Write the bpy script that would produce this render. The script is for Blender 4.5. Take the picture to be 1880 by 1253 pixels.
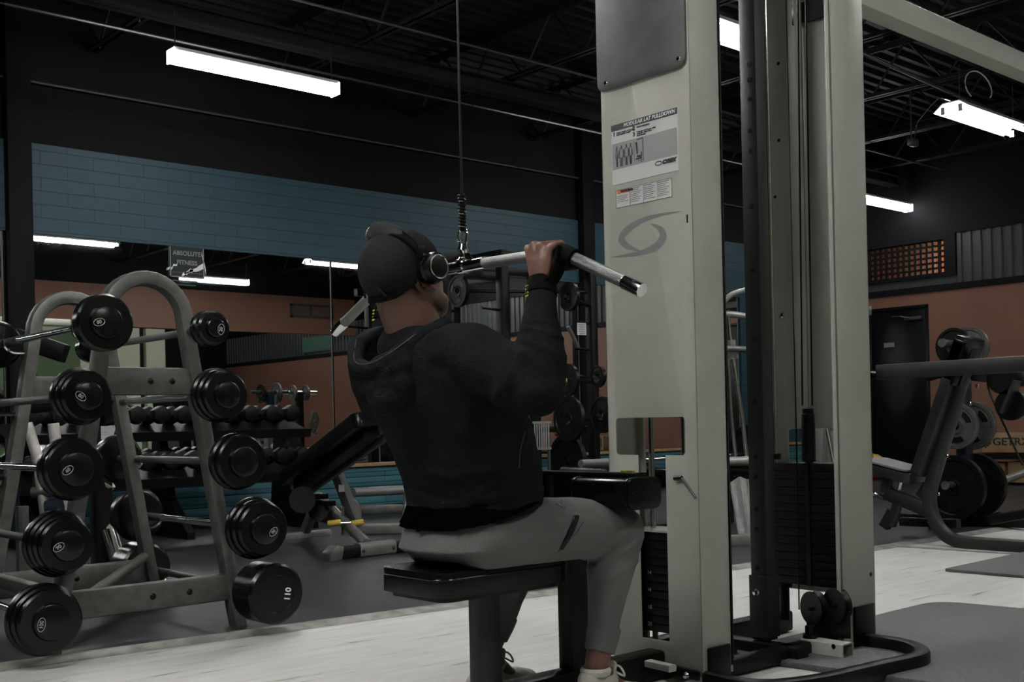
import bpy, bmesh, math, random
import numpy as np
from mathutils import Vector, Matrix, Quaternion, noise
from mathutils.geometry import tessellate_polygon
random.seed(7)
for o in list(bpy.data.objects): bpy.data.objects.remove(o)
SC = bpy.context.scene; COL = SC.collection
PI = math.pi
# ------------------------------------------------------------ camera, world, exposure
AZ = math.radians(48.5); FOC = 2084.0; CAMH = .80; ROLL = .0225; PCX, PCY = 940.0, 775.6
fwd = Vector((math.cos(AZ), math.sin(AZ), 0)); rgt = Vector((math.sin(AZ), -math.cos(AZ), 0)); up = Vector((0, 0, 1))
cd = bpy.data.cameras.new('camera'); cam = bpy.data.objects.new('camera', cd); COL.objects.link(cam)
cd.sensor_fit = 'HORIZONTAL'; cd.sensor_width = 36; cd.lens = FOC / 1880 * 36
cr, sr = math.cos(ROLL), math.sin(ROLL)
ix = rgt * cr - up * sr; iy = up * cr + rgt * sr
cam.matrix_world = Matrix.Translation((0, 0, CAMH)) @ Matrix((ix, iy, -fwd)).transposed().to_4x4()
cd.shift_x = 0; cd.shift_y = (PCY - 626.5) / 1880; cd.clip_start = .05; cd.clip_end = 100
SC.camera = cam
W = bpy.data.worlds.new('world'); SC.world = W; W.use_nodes = True
W.node_tree.nodes['Background'].inputs[0].default_value = (.5, .6, .7, 1)
W.node_tree.nodes['Background'].inputs[1].default_value = .004
SC.view_settings.view_transform = 'Standard'; SC.view_settings.look = 'None'
SC.view_settings.exposure = 1.35; SC.view_settings.gamma = 1.0; SC.view_settings.use_curve_mapping = False
LAMP = 14.0      # emission of the fluorescent tubes
# ------------------------------------------------------------ pixel -> world (a real point on a known plane)
def ray(px, py):
    du = px - PCX; dv = PCY - py
    return fwd + rgt * ((du + ROLL * dv) / FOC) + up * ((dv - ROLL * du) / FOC)
def onX(px, py, x): r = ray(px, py); t = x / r.x; return Vector((x, r.y * t, CAMH + r.z * t))
def onY(px, py, y): r = ray(px, py); t = y / r.y; return Vector((r.x * t, y, CAMH + r.z * t))
def onZ(px, py, z=0.): r = ray(px, py); t = (z - CAMH) / r.z; return Vector((r.x * t, r.y * t, z))
def onD(px, py, d): r = ray(px, py); return Vector((r.x * d, r.y * d, CAMH + r.z * d))
# ------------------------------------------------------------ materials
def mat(name, col, rough=.6, metal=0., spec=.5, noise_amt=0., nscale=8., bump=0., bscale=60., rvar=0.):
    m = bpy.data.materials.new(name); m.use_nodes = True; nt = m.node_tree; N = nt.nodes; L = nt.links
    b = N['Principled BSDF']; b.inputs['Base Color'].default_value = (*col, 1); b.inputs['Roughness'].default_value = rough
    b.inputs['Metallic'].default_value = metal; b.inputs['Specular IOR Level'].default_value = spec
    tc = N.new('ShaderNodeTexCoord')
    if noise_amt or rvar:
        n = N.new('ShaderNodeTexNoise'); n.inputs['Scale'].default_value = nscale; n.inputs['Detail'].default_value = 6
        L.new(tc.outputs['Object'], n.inputs['Vector'])
        if noise_amt:
            mx = N.new('ShaderNodeMix'); mx.data_type = 'RGBA'; mx.blend_type = 'MULTIPLY'; mx.inputs[0].default_value = 1
            mr = N.new('ShaderNodeMapRange'); mr.inputs[1].default_value = .3; mr.inputs[2].default_value = .7
            mr.inputs[3].default_value = 1 - noise_amt; mr.inputs[4].default_value = 1 + noise_amt * .4
            L.new(n.outputs[0], mr.inputs[0]); mx.inputs[6].default_value = (*col, 1)
            L.new(mr.outputs[0], mx.inputs[7]); L.new(mx.outputs[2], b.inputs['Base Color'])
        if rvar:
            mr2 = N.new('ShaderNodeMapRange'); mr2.inputs[3].default_value = max(0, rough - rvar); mr2.inputs[4].default_value = min(1, rough + rvar)
            L.new(n.outputs[0], mr2.inputs[0]); L.new(mr2.outputs[0], b.inputs['Roughness'])
    if bump:
        n2 = N.new('ShaderNodeTexNoise'); n2.inputs['Scale'].default_value = bscale; n2.inputs['Detail'].default_value = 4
        L.new(tc.outputs['Object'], n2.inputs['Vector'])
        bp = N.new('ShaderNodeBump'); bp.inputs['Strength'].default_value = bump; bp.inputs['Distance'].default_value = .01
        L.new(n2.outputs[0], bp.inputs['Height']); L.new(bp.outputs[0], b.inputs['Normal'])
    return m
def emis(name, col, s):
    m = bpy.data.materials.new(name); m.use_nodes = True; nt = m.node_tree
    b = nt.nodes['Principled BSDF']; b.inputs['Base Color'].default_value = (.8, .8, .8, 1)
    b.inputs['Emission Color'].default_value = (*col, 1); b.inputs['Emission Strength'].default_value = s
    return m
def block_mat(name, col, mortar, bw=.4, bh=.2, vert='Y', bump=.5):
    m = mat(name, col, .55, noise_amt=.0); nt = m.node_tree; N = nt.nodes; L = nt.links; b = N['Principled BSDF']
    tc = N['Texture Coordinate']; sp = N.new('ShaderNodeSeparateXYZ'); cb = N.new('ShaderNodeCombineXYZ')
    L.new(tc.outputs['Object'], sp.inputs[0]); L.new(sp.outputs[0 if vert == 'Y' else 1], cb.inputs[0]); L.new(sp.outputs[2], cb.inputs[1])
    br = N.new('ShaderNodeTexBrick'); br.inputs['Scale'].default_value = 1; br.inputs['Brick Width'].default_value = bw
    br.inputs['Row Height'].default_value = bh; br.inputs['Mortar Size'].default_value = .004; br.inputs['Mortar Smooth'].default_value = .5
    br.inputs['Color1'].default_value = (*col, 1); br.inputs['Color2'].default_value = (*[c * .9 for c in col], 1)
    br.inputs['Mortar'].default_value = (*mortar, 1); L.new(cb.outputs[0], br.inputs['Vector'])
    L.new(br.outputs[0], b.inputs['Base Color'])
    bp = N.new('ShaderNodeBump'); bp.inputs['Strength'].default_value = bump; bp.inputs['Distance'].default_value = .006; bp.invert = True
    L.new(br.outputs['Fac'], bp.inputs['Height']); L.new(bp.outputs[0], b.inputs['Normal'])
    return m
M = {}
M['teal'] = block_mat('teal painted block', (.0095, .051, .071), (.006, .032, .046), .4, .1)  # darker than the low teal; the dimness up there is put into the colour
M['teal_low'] = block_mat('teal painted board', (.040, .145, .18), (.015, .05, .07), 3., .095)
M['orange'] = mat('orange paint', (.225, .104, .066), .55, noise_amt=.12, nscale=1.5)
M['green'] = mat('green paint', (.05, .085, .03), .6, noise_amt=.1, nscale=2)
M['cream_wall'] = mat('cream paint', (.34, .36, .26), .5, noise_amt=.05)
M['black_wall'] = mat('black paint', (.009, .0083, .0098), .65, spec=.1, noise_amt=.2, nscale=1.5)
M['black_ceiling'] = mat('black ceiling paint', (.022, .021, .023), .5, noise_amt=.3, nscale=2)
M['deck'] = mat('dark steel deck', (.020, .0195, .021), .5, spec=.2, noise_amt=.2, nscale=3)
M['steel_dark'] = mat('dark steel joist', (.010, .0095, .010), .5)
M['conduit'] = mat('conduit', (.13, .125, .125), .35, .7)
M['corr'] = mat('grey corrugated panel', (.043, .046, .048), .5, noise_amt=.1)
M['machine'] = mat('cream powder coat', (.40, .40, .355), .42, noise_amt=.07, nscale=5, bump=.12, bscale=400)
M['plate_grey'] = mat('grey shroud sheet', (.075, .075, .078), .45, noise_amt=.3, nscale=12, rvar=.1)
M['dark_tube'] = mat('black powder coat', (.005, .005, .005), .36, spec=.2, bump=.1, bscale=400, rvar=.08)
M['char_tube'] = mat('charcoal powder coat', (.018, .0185, .019), .4, spec=.35, bump=.1, bscale=400)
M['grey_tube'] = mat('grey hammertone tube', (.105, .104, .099), .38, .3, noise_amt=.25, nscale=25, bump=.2, bscale=200)
M['silver_tube'] = mat('silver paint tube', (.20, .20, .195), .35, .4, noise_amt=.12, nscale=20)
M['white_tube'] = mat('worn white tube', (.42, .40, .37), .4, noise_amt=.4, nscale=14)
M['chrome'] = mat('chrome', (.75, .75, .75), .12, 1., rvar=.05, nscale=30)
M['knurl'] = mat('knurled chrome', (.25, .25, .247), .34, 1., bump=.5, bscale=500)
M['vinyl'] = mat('black vinyl', (.003, .003, .0035), .22, spec=.25, bump=.05, bscale=180)
M['vinyl_grey'] = mat('grey vinyl', (.014, .014, .014), .35, spec=.4, bump=.12, bscale=180)
M['rubber'] = mat('black rubber', (.003, .003, .003), .42, spec=.15, rvar=.1, nscale=20)
M['urethane'] = mat('black urethane head', (.0025, .0025, .0025), .24, spec=.3)
M['iron'] = mat('cast iron plate', (.006, .006, .006), .35, .2, spec=.25, noise_amt=.2, nscale=20)
M['iron_grey'] = mat('grey iron plate', (.10, .10, .095), .4, .5, noise_amt=.3, nscale=20)
M['black'] = mat('black plastic', (.003, .003, .003), .35, spec=.3)
M['stack'] = mat('stack plate black', (.003, .003, .003), .5, spec=.2)
M['skin'] = mat('skin', (.155, .074, .056), .5, noise_amt=.15, nscale=14, bump=.1, bscale=120)
M['hoodie'] = mat('dark hoodie fleece', (.0115, .0122, .0138), .9, spec=.03, noise_amt=.18, nscale=20, bump=.35, bscale=260)
M['hood_seam'] = mat('hoodie stitching', (.06, .06, .06), .9, spec=.2)
M['undershirt'] = mat('black undershirt', (.002, .002, .002), .9, spec=.0)
M['pants'] = mat('grey jogger fabric', (.120, .119, .118), .85, spec=.2, noise_amt=.06, nscale=30, bump=.2, bscale=350)
M['cap'] = mat('charcoal cap fabric', (.018, .0175, .017), .9, spec=.03, bump=.3, bscale=400)
M['strap'] = mat('black webbing', (.003, .003, .003), .8, spec=.05, bump=.3, bscale=300)
M['shoe'] = mat('off white shoe', (.5, .48, .43), .7, noise_amt=.15, nscale=20, bump=.2, bscale=150)
M['silver'] = mat('silver ring', (.7, .7, .7), .2, .9)
M['gloss'] = mat('glossy headband', (.07, .07, .075), .12, .2)
M['paper'] = mat('white label', (.62, .62, .62), .5)
M['paper_dim'] = mat('label grey band', (.20, .20, .20), .5)
M['label_dark'] = mat('label header', (.06, .06, .06), .5)
M['label_mid'] = mat('label panel grey', (.30, .30, .30), .5)
M['ink'] = mat('ink', (.02, .02, .02), .6)
M['white_ink'] = mat('white ink', (.7, .7, .7), .5)
M['logo'] = mat('logo grey', (.20, .20, .205), .45)
M['warn'] = mat('warning orange', (.55, .14, .04), .5)
M['yellow'] = mat('yellow grip', (.65, .47, .07), .4)
M['yellow_label'] = mat('yellow label', (.5, .45, .1), .5)
M['lime'] = mat('lime print', (.35, .42, .03), .5)
M['red'] = mat('red foam', (.35, .03, .03), .5)
M['wood'] = mat('plywood', (.35, .22, .12), .55, noise_amt=.3, nscale=6)
M['wood_dark'] = mat('brown wood', (.12, .07, .04), .6, noise_amt=.3, nscale=6)
M['green_sign'] = mat('green sign', (.02, .14, .08), .5)
M['mirror'] = mat('mirror', (.82, .84, .84), .01, 1.)
M['tube_on'] = emis('lit tube', (1, 1, .97), LAMP)
M['tube_mid'] = emis('medium lit tube', (1, 1, .97), LAMP * 1.8)
M['tube_near'] = emis('bright lit tube', (1, 1, .97), LAMP * 3.2)
M['tube_cool'] = emis('lit diffuser', (.96, .97, 1), LAMP * .55)
M['fixture'] = mat('white enamel fixture', (.7, .7, .7), .35)
M['blue_plastic'] = mat('blue plastic', (.008, .014, .03), .4)
# floor materials
def concrete():
    m = mat('pale worn concrete', (.56, .57, .55), .55); nt = m.node_tree; N = nt.nodes; L = nt.links; b = N['Principled BSDF']; tc = N['Texture Coordinate']
    mp = N.new('ShaderNodeMapping'); mp.inputs['Scale'].default_value = (1.6, 14, 1); mp.inputs['Rotation'].default_value = (0, 0, -.1 + .75)
    L.new(tc.outputs['Object'], mp.inputs[0])
    n = N.new('ShaderNodeTexNoise'); n.inputs['Scale'].default_value = 1.6; n.inputs['Detail'].default_value = 8; n.inputs['Roughness'].default_value = .62; n.inputs['Distortion'].default_value = .3
    L.new(mp.outputs[0], n.inputs['Vector'])
    cr_ = N.new('ShaderNodeValToRGB'); e = cr_.color_ramp.elements
    e[0].position = .335; e[0].color = (.20, .20, .195, 1); e[1].position = .375; e[1].color = (.50, .51, .49, 1)
    k = e.new(.7); k.color = (.60, .61, .59, 1)
    L.new(n.outputs[0], cr_.inputs[0])
    n3 = N.new('ShaderNodeTexNoise'); n3.inputs['Scale'].default_value = 1.1; n3.inputs['Detail'].default_value = 5
    L.new(tc.outputs['Object'], n3.inputs['Vector'])
    mr = N.new('ShaderNodeMapRange'); mr.inputs[1].default_value = .3; mr.inputs[2].default_value = .7; mr.inputs[3].default_value = .86; mr.inputs[4].default_value = 1.05
    L.new(n3.outputs[0], mr.inputs[0])
    mx = N.new('ShaderNodeMix'); mx.data_type = 'RGBA'; mx.blend_type = 'MULTIPLY'; mx.inputs[0].default_value = 1
    L.new(cr_.outputs[0], mx.inputs[6]); L.new(mr.outputs[0], mx.inputs[7]); L.new(mx.outputs[2], b.inputs['Base Color'])
    bp = N.new('ShaderNodeBump'); bp.inputs['Strength'].default_value = .3; bp.inputs['Distance'].default_value = .004
    L.new(n.outputs[0], bp.inputs['Height']); L.new(bp.outputs[0], b.inputs['Normal'])
    return m
M['concrete'] = concrete()
def rubber_floor():
    m = mat('black rubber floor tile', (.03, .03, .032), .5); nt = m.node_tree; N = nt.nodes; L = nt.links; b = N['Principled BSDF']; tc = N['Texture Coordinate']
    br = N.new('ShaderNodeTexBrick'); br.inputs['Scale'].default_value = 1; br.inputs['Brick Width'].default_value = 1.83; br.inputs['Row Height'].default_value = 1.22
    br.inputs['Mortar Size'].default_value = .006; br.offset = 0
    br.inputs['Color1'].default_value = (.0125, .0125, .0135, 1); br.inputs['Color2'].default_value = (.0105, .0105, .0115, 1); br.inputs['Mortar'].default_value = (.006, .006, .006, 1)
    L.new(tc.outputs['Object'], br.inputs['Vector'])
    n = N.new('ShaderNodeTexNoise'); n.inputs['Scale'].default_value = 3; n.inputs['Detail'].default_value = 10; n.inputs['Roughness'].default_value = .7
    L.new(tc.outputs['Object'], n.inputs['Vector'])
    mr = N.new('ShaderNodeMapRange'); mr.inputs[1].default_value = .3; mr.inputs[2].default_value = .75; mr.inputs[3].default_value = .55; mr.inputs[4].default_value = 1.7
    L.new(n.outputs[0], mr.inputs[0])
    mx = N.new('ShaderNodeMix'); mx.data_type = 'RGBA'; mx.blend_type = 'MULTIPLY'; mx.inputs[0].default_value = 1
    L.new(br.outputs[0], mx.inputs[6]); L.new(mr.outputs[0], mx.inputs[7]); L.new(mx.outputs[2], b.inputs['Base Color'])
    mr2 = N.new('ShaderNodeMapRange'); mr2.inputs[3].default_value = .35; mr2.inputs[4].default_value = .6
    L.new(n.outputs[0], mr2.inputs[0]); L.new(mr2.outputs[0], b.inputs['Roughness'])
    return m
M['rubber_floor'] = rubber_floor()
M['loose_mat'] = mat('grey speckled rubber mat', (.10, .10, .103), .6, noise_amt=.35, nscale=150, bump=.3, bscale=200)
M['mat_edge'] = mat('worn mat edging', (.27, .26, .24), .6, noise_amt=.5, nscale=12)
# ------------------------------------------------------------ mesh building
V = Vector
class MB:
    def __init__(s): s.v = []; s.f = []
    def add(s, vs, fs):
        o = len(s.v); s.v += [V(p) for p in vs]; s.f += [tuple(i + o for i in f) for f in fs]; return s
    def box(s, c, d, R=None):
        c = V(c); h = [x / 2 for x in d]
        vs = [V((a * h[0], b * h[1], e * h[2])) for a in (-1, 1) for b in (-1, 1) for e in (-1, 1)]
        if R: vs = [R @ p for p in vs]
        return s.add([p + c for p in vs], [(0, 1, 3, 2), (4, 6, 7, 5), (0, 4, 5, 1), (2, 3, 7, 6), (0, 2, 6, 4), (1, 5, 7, 3)])
    def bb(s, a, b):   # box by two corners
        a, b = V(a), V(b); return s.box((a + b) / 2, [abs(b[i] - a[i]) for i in range(3)])
    def sweep(s, path, prof, upv=(0, 0, 1), closed=False, cap=True, scales=None):
        path = [V(p) for p in path]; n = len(path); k = len(prof); upv = V(upv); rings = []
        for i, p in enumerate(path):
            if closed: a = path[i - 1]; b = path[(i + 1) % n]; t = ((p - a).normalized() + (b - p).normalized())
            else:
                a = path[max(i - 1, 0)]; b = path[min(i + 1, n - 1)]
                t = (p - a).normalized() * (i > 0) + (b - p).normalized() * (i < n - 1)
            if t.length < 1e-9: t = b - a
            t.normalize()
            x = t.cross(upv)
            if x.length < 1e-4: x = t.cross(V((0, 1, 0)) if abs(t.y) < .9 else V((1, 0, 0)))
            x.normalize(); y = x.cross(t).normalized()
            m = 1.
            if 0 < i < n - 1 or closed:
                d1 = (p - a).normalized(); c = max(.5, d1.dot(t)); m = 1 / c
            sc = scales[i] if scales else 1.
            # widen along the bend plane only
            bend = ((b - p).normalized() - (p - a).normalized()) if (0 < i < n - 1 or closed) else V()
            ring = []
            for (u, w) in prof:
                q = x * (u * sc) + y * (w * sc)
                if m > 1.0001 and bend.length > 1e-6:
                    bd = bend.normalized(); q = q + bd * (q.dot(bd) * (m - 1))
                ring.append(p + q)
            rings.append(ring)
        vs = [q for r in rings for q in r]; fs = []
        for i in range(n if closed else n - 1):
            j = (i + 1) % n
            for a in range(k):
                b = (a + 1) % k; fs.append((i * k + a, i * k + b, j * k + b, j * k + a))
        if cap and not closed: fs.append(tuple(range(k))[::-1]); fs.append(tuple((n - 1) * k + a for a in range(k)))
        return s.add(vs, fs)
    def tube(s, path, r, seg=12, **kw):
        return s.sweep(path, [(r * math.cos(2 * PI * a / seg), r * math.sin(2 * PI * a / seg)) for a in range(seg)], **kw)
    def rect(s, path, w, h, rr=.006, upv=(0, 0, 1), **kw):   # w across, h along up
        pr = []
        for (sx, sy, a0) in ((1, 1, 0), (-1, 1, 90), (-1, -1, 180), (1, -1, 270)):
            for a in (0, 45, 90):
                t = math.radians(a0 + a); pr.append((sx * (w / 2 - rr) + rr * math.cos(t), sy * (h / 2 - rr) + rr * math.sin(t)))
        return s.sweep(path, pr, upv=upv, **kw)
    def lathe(s, prof, o, axis, seg=32, cap=True):
        o = V(o); axis = V(axis).normalized(); q = axis.to_track_quat('Z', 'Y'); k = len(prof)
        vs = []; fs = []
        for a in range(seg):
            t = 2 * PI * a / seg
            for (r, h) in prof: vs.append(o + q @ V((r * math.cos(t), r * math.sin(t), h)))
        for a in range(seg):
            b = (a + 1) % seg
            for i in range(k - 1): fs.append((a * k + i, b * k + i, b * k + i + 1, a * k + i + 1))
        if cap:
            if prof[0][0] > 1e-6: fs.append(tuple(a * k for a in range(seg))[::-1])
            if prof[-1][0] > 1e-6: fs.append(tuple(a * k + k - 1 for a in range(seg)))
        return s.add(vs, fs)
    def cyl(s, a, b, r, seg=16, r2=None):
        a, b = V(a), V(b); L = (b - a).length; return s.lathe([(r, 0), (r if r2 is None else r2, L)], a, b - a, seg)
    def sphere(s, c, r, seg=16):
        c = V(c); rr = r if hasattr(r, '__len__') else (r, r, r); n = seg // 2; vs = [c + V((0, 0, -rr[2]))]; fs = []
        for i in range(1, n):
            p = -PI / 2 + PI * i / n
            for a in range(seg):
                t = 2 * PI * a / seg; vs.append(c + V((rr[0] * math.cos(p) * math.cos(t), rr[1] * math.cos(p) * math.sin(t), rr[2] * math.sin(p))))
        vs.append(c + V((0, 0, rr[2])))
        for a in range(seg): fs.append((0, 1 + (a + 1) % seg, 1 + a))
        for i in range(n - 2):
            for a in range(seg):
                b = (a + 1) % seg; fs.append((1 + i * seg + a, 1 + i * seg + b, 1 + (i + 1) * seg + b, 1 + (i + 1) * seg + a))
        l = len(vs) - 1
        for a in range(seg): fs.append((l, 1 + (n - 2) * seg + a, 1 + (n - 2) * seg + (a + 1) % seg))
        return s.add(vs, fs)
    def prism(s, outline, holes, o, u, v, th):   # 2-D outline in (u,v), extruded along u x v by th
        o, u, v = V(o), V(u), V(v); n = u.cross(v).normalized() * th
        loops = [outline] + list(holes)
        tris = tessellate_polygon([[V((a, b, 0)) for a, b in l] for l in loops])
        pts = [p for l in loops for p in l]; base = [o + u * a + v * b for a, b in pts]; N = len(base)
        vs = base + [p + n for p in base]; fs = []
        for t in tris:
            a, b, c = (V((*pts[i], 0)) for i in t)
            if (b - a).cross(c - a).z < 0: t = t[::-1]
            fs.append(tuple(t)[::-1]); fs.append(tuple(i + N for i in t))
        k = 0
        for l in loops:
            m = len(l); area = sum(l[i][0] * l[(i + 1) % m][1] - l[(i + 1) % m][0] * l[i][1] for i in range(m))
            flip = (area < 0) ^ (l is not loops[0])
            for i in range(m):
                a, b = k + i, k + (i + 1) % m
                q = (a, b, b + N, a + N); fs.append(q if not ((area < 0)) else q[::-1])
            k += m
        return s.add(vs, fs)
def fillet(pts, r, n=6):
    pts = [V(p) for p in pts]; out = [pts[0]]
    for i in range(1, len(pts) - 1):
        p = pts[i]; a = pts[i - 1] - p; b = pts[i + 1] - p; rr = min(r, a.length * .49, b.length * .49)
        p0 = p + a.normalized() * rr; p1 = p + b.normalized() * rr
        for k in range(n + 1):
            t = k / n; out.append(p0 * (1 - t) ** 2 + p * 2 * t * (1 - t) + p1 * t * t)
    return out + [pts[-1]]
def rrect(x0, y0, x1, y1, r, n=5):
    out = []
    for (cx, cy, a0) in ((x1 - r, y1 - r, 0), (x0 + r, y1 - r, 90), (x0 + r, y0 + r, 180), (x1 - r, y0 + r, 270)):
        for k in range(n + 1):
            t = math.radians(a0 + 90 * k / n); out.append((cx + r * math.cos(t), cy + r * math.sin(t)))
    return out
def origin_of(o):
    p = V()
    while o is not None: p = p + V(o.location); o = o.parent
    return p
def obj_from_mesh(name, me, m, parent):
    o = bpy.data.objects.new(name, me); COL.objects.link(o)
    if m is not None:
        me.materials.clear(); me.materials.append(M[m] if isinstance(m, str) else m)
    if parent is not None: o.parent = parent
    return o
def obj(name, mb, m, parent=None, bevel=0., smooth=True, ang=35, loc=None, seg=2, label=None):
    """one mesh object; mb is in world coordinates; loc = base point of a top-level thing"""
    org = origin_of(parent) if parent is not None else V(loc or (0, 0, 0))
    me = bpy.data.meshes.new(name); me.from_pydata([tuple(p - org) for p in mb.v], [], mb.f); me.validate()
    bm = bmesh.new(); bm.from_mesh(me); bmesh.ops.recalc_face_normals(bm, faces=bm.faces)
    if bevel:
        es = [e for e in bm.edges if len(e.link_faces) == 2 and e.calc_face_angle(0) > math.radians(30)]
        bmesh.ops.bevel(bm, geom=es, offset=bevel, segments=seg, profile=.5, affect='EDGES', clamp_overlap=True)
    bm.to_mesh(me); bm.free()
    if smooth:
        me.shade_smooth(); me.set_sharp_from_angle(angle=math.radians(ang))
    o = obj_from_mesh(name, me, m, parent)
    if parent is None and loc is not None: o.location = loc
    if label: o['label'] = label
    return o
def thing(name, label, cat, loc=(0, 0, 0), group=None):
    o = bpy.data.objects.new(name, None); COL.objects.link(o); o.location = loc; o.empty_display_size = .05
    o['label'] = label; o['category'] = cat
    if group: o['group'] = group
    return o
def tag(o, label, cat, group=None, kind=None):
    o['label'] = label; o['category'] = cat
    if group: o['group'] = group
    if kind: o['kind'] = kind
    return o
def struct(name, mb, m, parent=None, **kw):
    o = obj(name, mb, m, parent, **kw)
    if parent is None: o['kind'] = 'structure'
    return o
def dup(root, loc, label=None, rotz=None, group=None):
    r = root.copy(); COL.objects.link(r); r.location = loc
    if rotz is not None: r.rotation_euler = (0, 0, rotz)
    if label: r['label'] = label
    if group: r['group'] = group
    for ch in list(root.children):
        c = ch.copy(); COL.objects.link(c); c.parent = r
        for g in list(ch.children):
            d = g.copy(); COL.objects.link(d); d.parent = c
    return r
def text(name, body, size, o, u, v, m, parent, extrude=.0006, align='LEFT', offset=0., sx=1., shear=0.):
    """lettering lying in the plane (u = reading direction, v = up), o = anchor"""
    cu = bpy.data.curves.new(name, 'FONT'); cu.body = body; cu.size = size; cu.extrude = extrude; cu.align_x = align
    cu.align_y = 'CENTER'; cu.offset = offset; cu.shear = shear; cu.resolution_u = 3
    t = bpy.data.objects.new(name, cu); COL.objects.link(t); bpy.context.view_layer.update()
    dg = bpy.context.evaluated_depsgraph_get(); me = bpy.data.meshes.new_from_object(t.evaluated_get(dg))
    bpy.data.objects.remove(t); bpy.data.curves.remove(cu)
    u, v = V(u).normalized(), V(v).normalized(); n = u.cross(v); org = origin_of(parent) if parent else V()
    o = V(o)
    for w in me.vertices: w.co = o + u * (w.co.x * sx) + v * w.co.y + n * w.co.z - org
    me.name = name
    return obj_from_mesh(name, me, m, parent)
# organic bodies: a union of lofts, capsules and ellipsoids remeshed to one continuous surface
def cap_mesh(mb, p0, r0, p1, r1, seg=20, sq=1.):
    p0, p1 = V(p0), V(p1); ax = (p1 - p0); L = ax.length; pr = [(0., -r0)]
    for k in range(1, 6): t = PI / 2 * k / 6; pr.append((r0 * math.sin(t), -r0 * math.cos(t)))
    pr += [(r0, 0), (r1, L)]
    for k in range(1, 6): t = PI / 2 * k / 6; pr.append((r1 * math.cos(t), L + r1 * math.sin(t)))
    pr.append((0., L + r1)); mb.lathe(pr, p0, ax, seg)
def chain(mb, pts):       # [(p, r), ...]
    for (a, ra), (b, rb) in zip(pts, pts[1:]): cap_mesh(mb, a, ra, b, rb)
def ell(mb, c, r, rot=None):
    t = MB().sphere((0, 0, 0), r, 24)
    mb.add([(rot @ p if rot else p) + V(c) for p in t.v], t.f)
def loft(mb, rings, seg=28, pw=2.3):   # ring: (centre, side vector, depth vector)
    vs = []; fs = []; n = len(rings)
    for c, a, b in rings:
        c, a, b = V(c), V(a), V(b)
        for k in range(seg):
            t = 2 * PI * k / seg; ct, st = math.cos(t), math.sin(t)
            vs.append(c + a * (math.copysign(abs(ct) ** (2 / pw), ct)) + b * (math.copysign(abs(st) ** (2 / pw), st)))
    for i in range(n - 1):
        for k in range(seg):
            j = (k + 1) % seg; fs.append((i * seg + k, i * seg + j, (i + 1) * seg + j, (i + 1) * seg + k))
    fs.append(tuple(range(seg))[::-1]); fs.append(tuple((n - 1) * seg + k for k in range(seg)))
    mb.add(vs, fs)
def blob(name, mb, m, parent, voxel=.008, smooth=8, disp=None, loc=None, label=None):
    me = bpy.data.meshes.new(name); me.from_pydata([tuple(p) for p in mb.v], [], mb.f)
    bm = bmesh.new(); bm.from_mesh(me); bmesh.ops.triangulate(bm, faces=bm.faces); bm.to_mesh(me); bm.free()
    t = bpy.data.objects.new(name, me); COL.objects.link(t)
    md = t.modifiers.new('r', 'REMESH'); md.mode = 'VOXEL'; md.voxel_size = voxel
    if smooth: s = t.modifiers.new('s', 'SMOOTH'); s.factor = .5; s.iterations = smooth
    bpy.context.view_layer.update(); dg = bpy.context.evaluated_depsgraph_get()
    me2 = bpy.data.meshes.new_from_object(t.evaluated_get(dg)); bpy.data.objects.remove(t); bpy.data.meshes.remove(me)
    me2.name = name; org = origin_of(parent) if parent else V(loc or (0, 0, 0))
    if disp:
        nr = [v.normal.copy() for v in me2.vertices]
        for v, n in zip(me2.vertices, nr): v.co = v.co + n * disp(v.co, n)
    for v in me2.vertices: v.co = v.co - org
    me2.shade_smooth()
    o = obj_from_mesh(name, me2, m, parent)
    if parent is None and loc is not None: o.location = loc
    if label: o['label'] = label
    return o
# ============================================================ THE ROOM
WY = 8.65; WX = 12.9; BY = -2.0; CEIL = 4.25; FY = -7.6
struct('floor', MB().bb((-4, FY, -.12), (WX + .1, WY + .1, 0)), 'concrete')
# rubber flooring along the mirrored wall, its front edge runs slightly askew
e0, e1, e2 = onZ(0, 1225), onZ(1600, 1008), onZ(1880, 965)
def edge_y(x): return e0.y + (e1.y - e0.y) * (x - e0.x) / (e1.x - e0.x) if x < e1.x else e1.y + (e2.y - e1.y) * (x - e1.x) / (e2.x - e1.x)
TH = .012
pl = [(-4, edge_y(-4)), (e1.x, e1.y), (WX, edge_y(WX)), (WX, WY), (-4, WY)]
struct('floor.001', MB().prism(pl, [], (0, 0, .0005), (1, 0, 0), (0, 1, 0), TH), 'rubber_floor', smooth=False)
ed = [(-4, edge_y(-4)), (e1.x, e1.y), (WX, edge_y(WX))]
tm = MB()
for (a, b) in zip(ed, ed[1:]):
    A_, B_ = V((*a, 0)), V((*b, 0)); d = (B_ - A_).normalized(); n_ = V((-d.y, d.x, 0))
    tm.add([A_ + n_ * -.085 + V((0, 0, .001)), B_ + n_ * -.085 + V((0, 0, .001)), B_ + n_ * -.002 + V((0, 0, .012)), A_ + n_ * -.002 + V((0, 0, .012)),
            A_ + n_ * .01 + V((0, 0, .0135)), B_ + n_ * .01 + V((0, 0, .0135)), A_ + n_ * .01, B_ + n_ * .01],
           [(0, 1, 2, 3), (3, 2, 5, 4), (4, 5, 7, 6), (0, 6, 7, 1), (0, 3, 4, 6), (1, 7, 5, 2)])
struct('trim_1', tm, 'mat_edge', smooth=False)
# a raised joint in the concrete
j0, j1 = onZ(1630, 1003), onZ(1880, 1019)
struct('trim_2', MB().rect([j0 + V((0, 0, .003)), j0 + (j1 - j0) * 1.6 + V((0, 0, .003))], .05, .008, .002), 'mat_edge')
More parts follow.
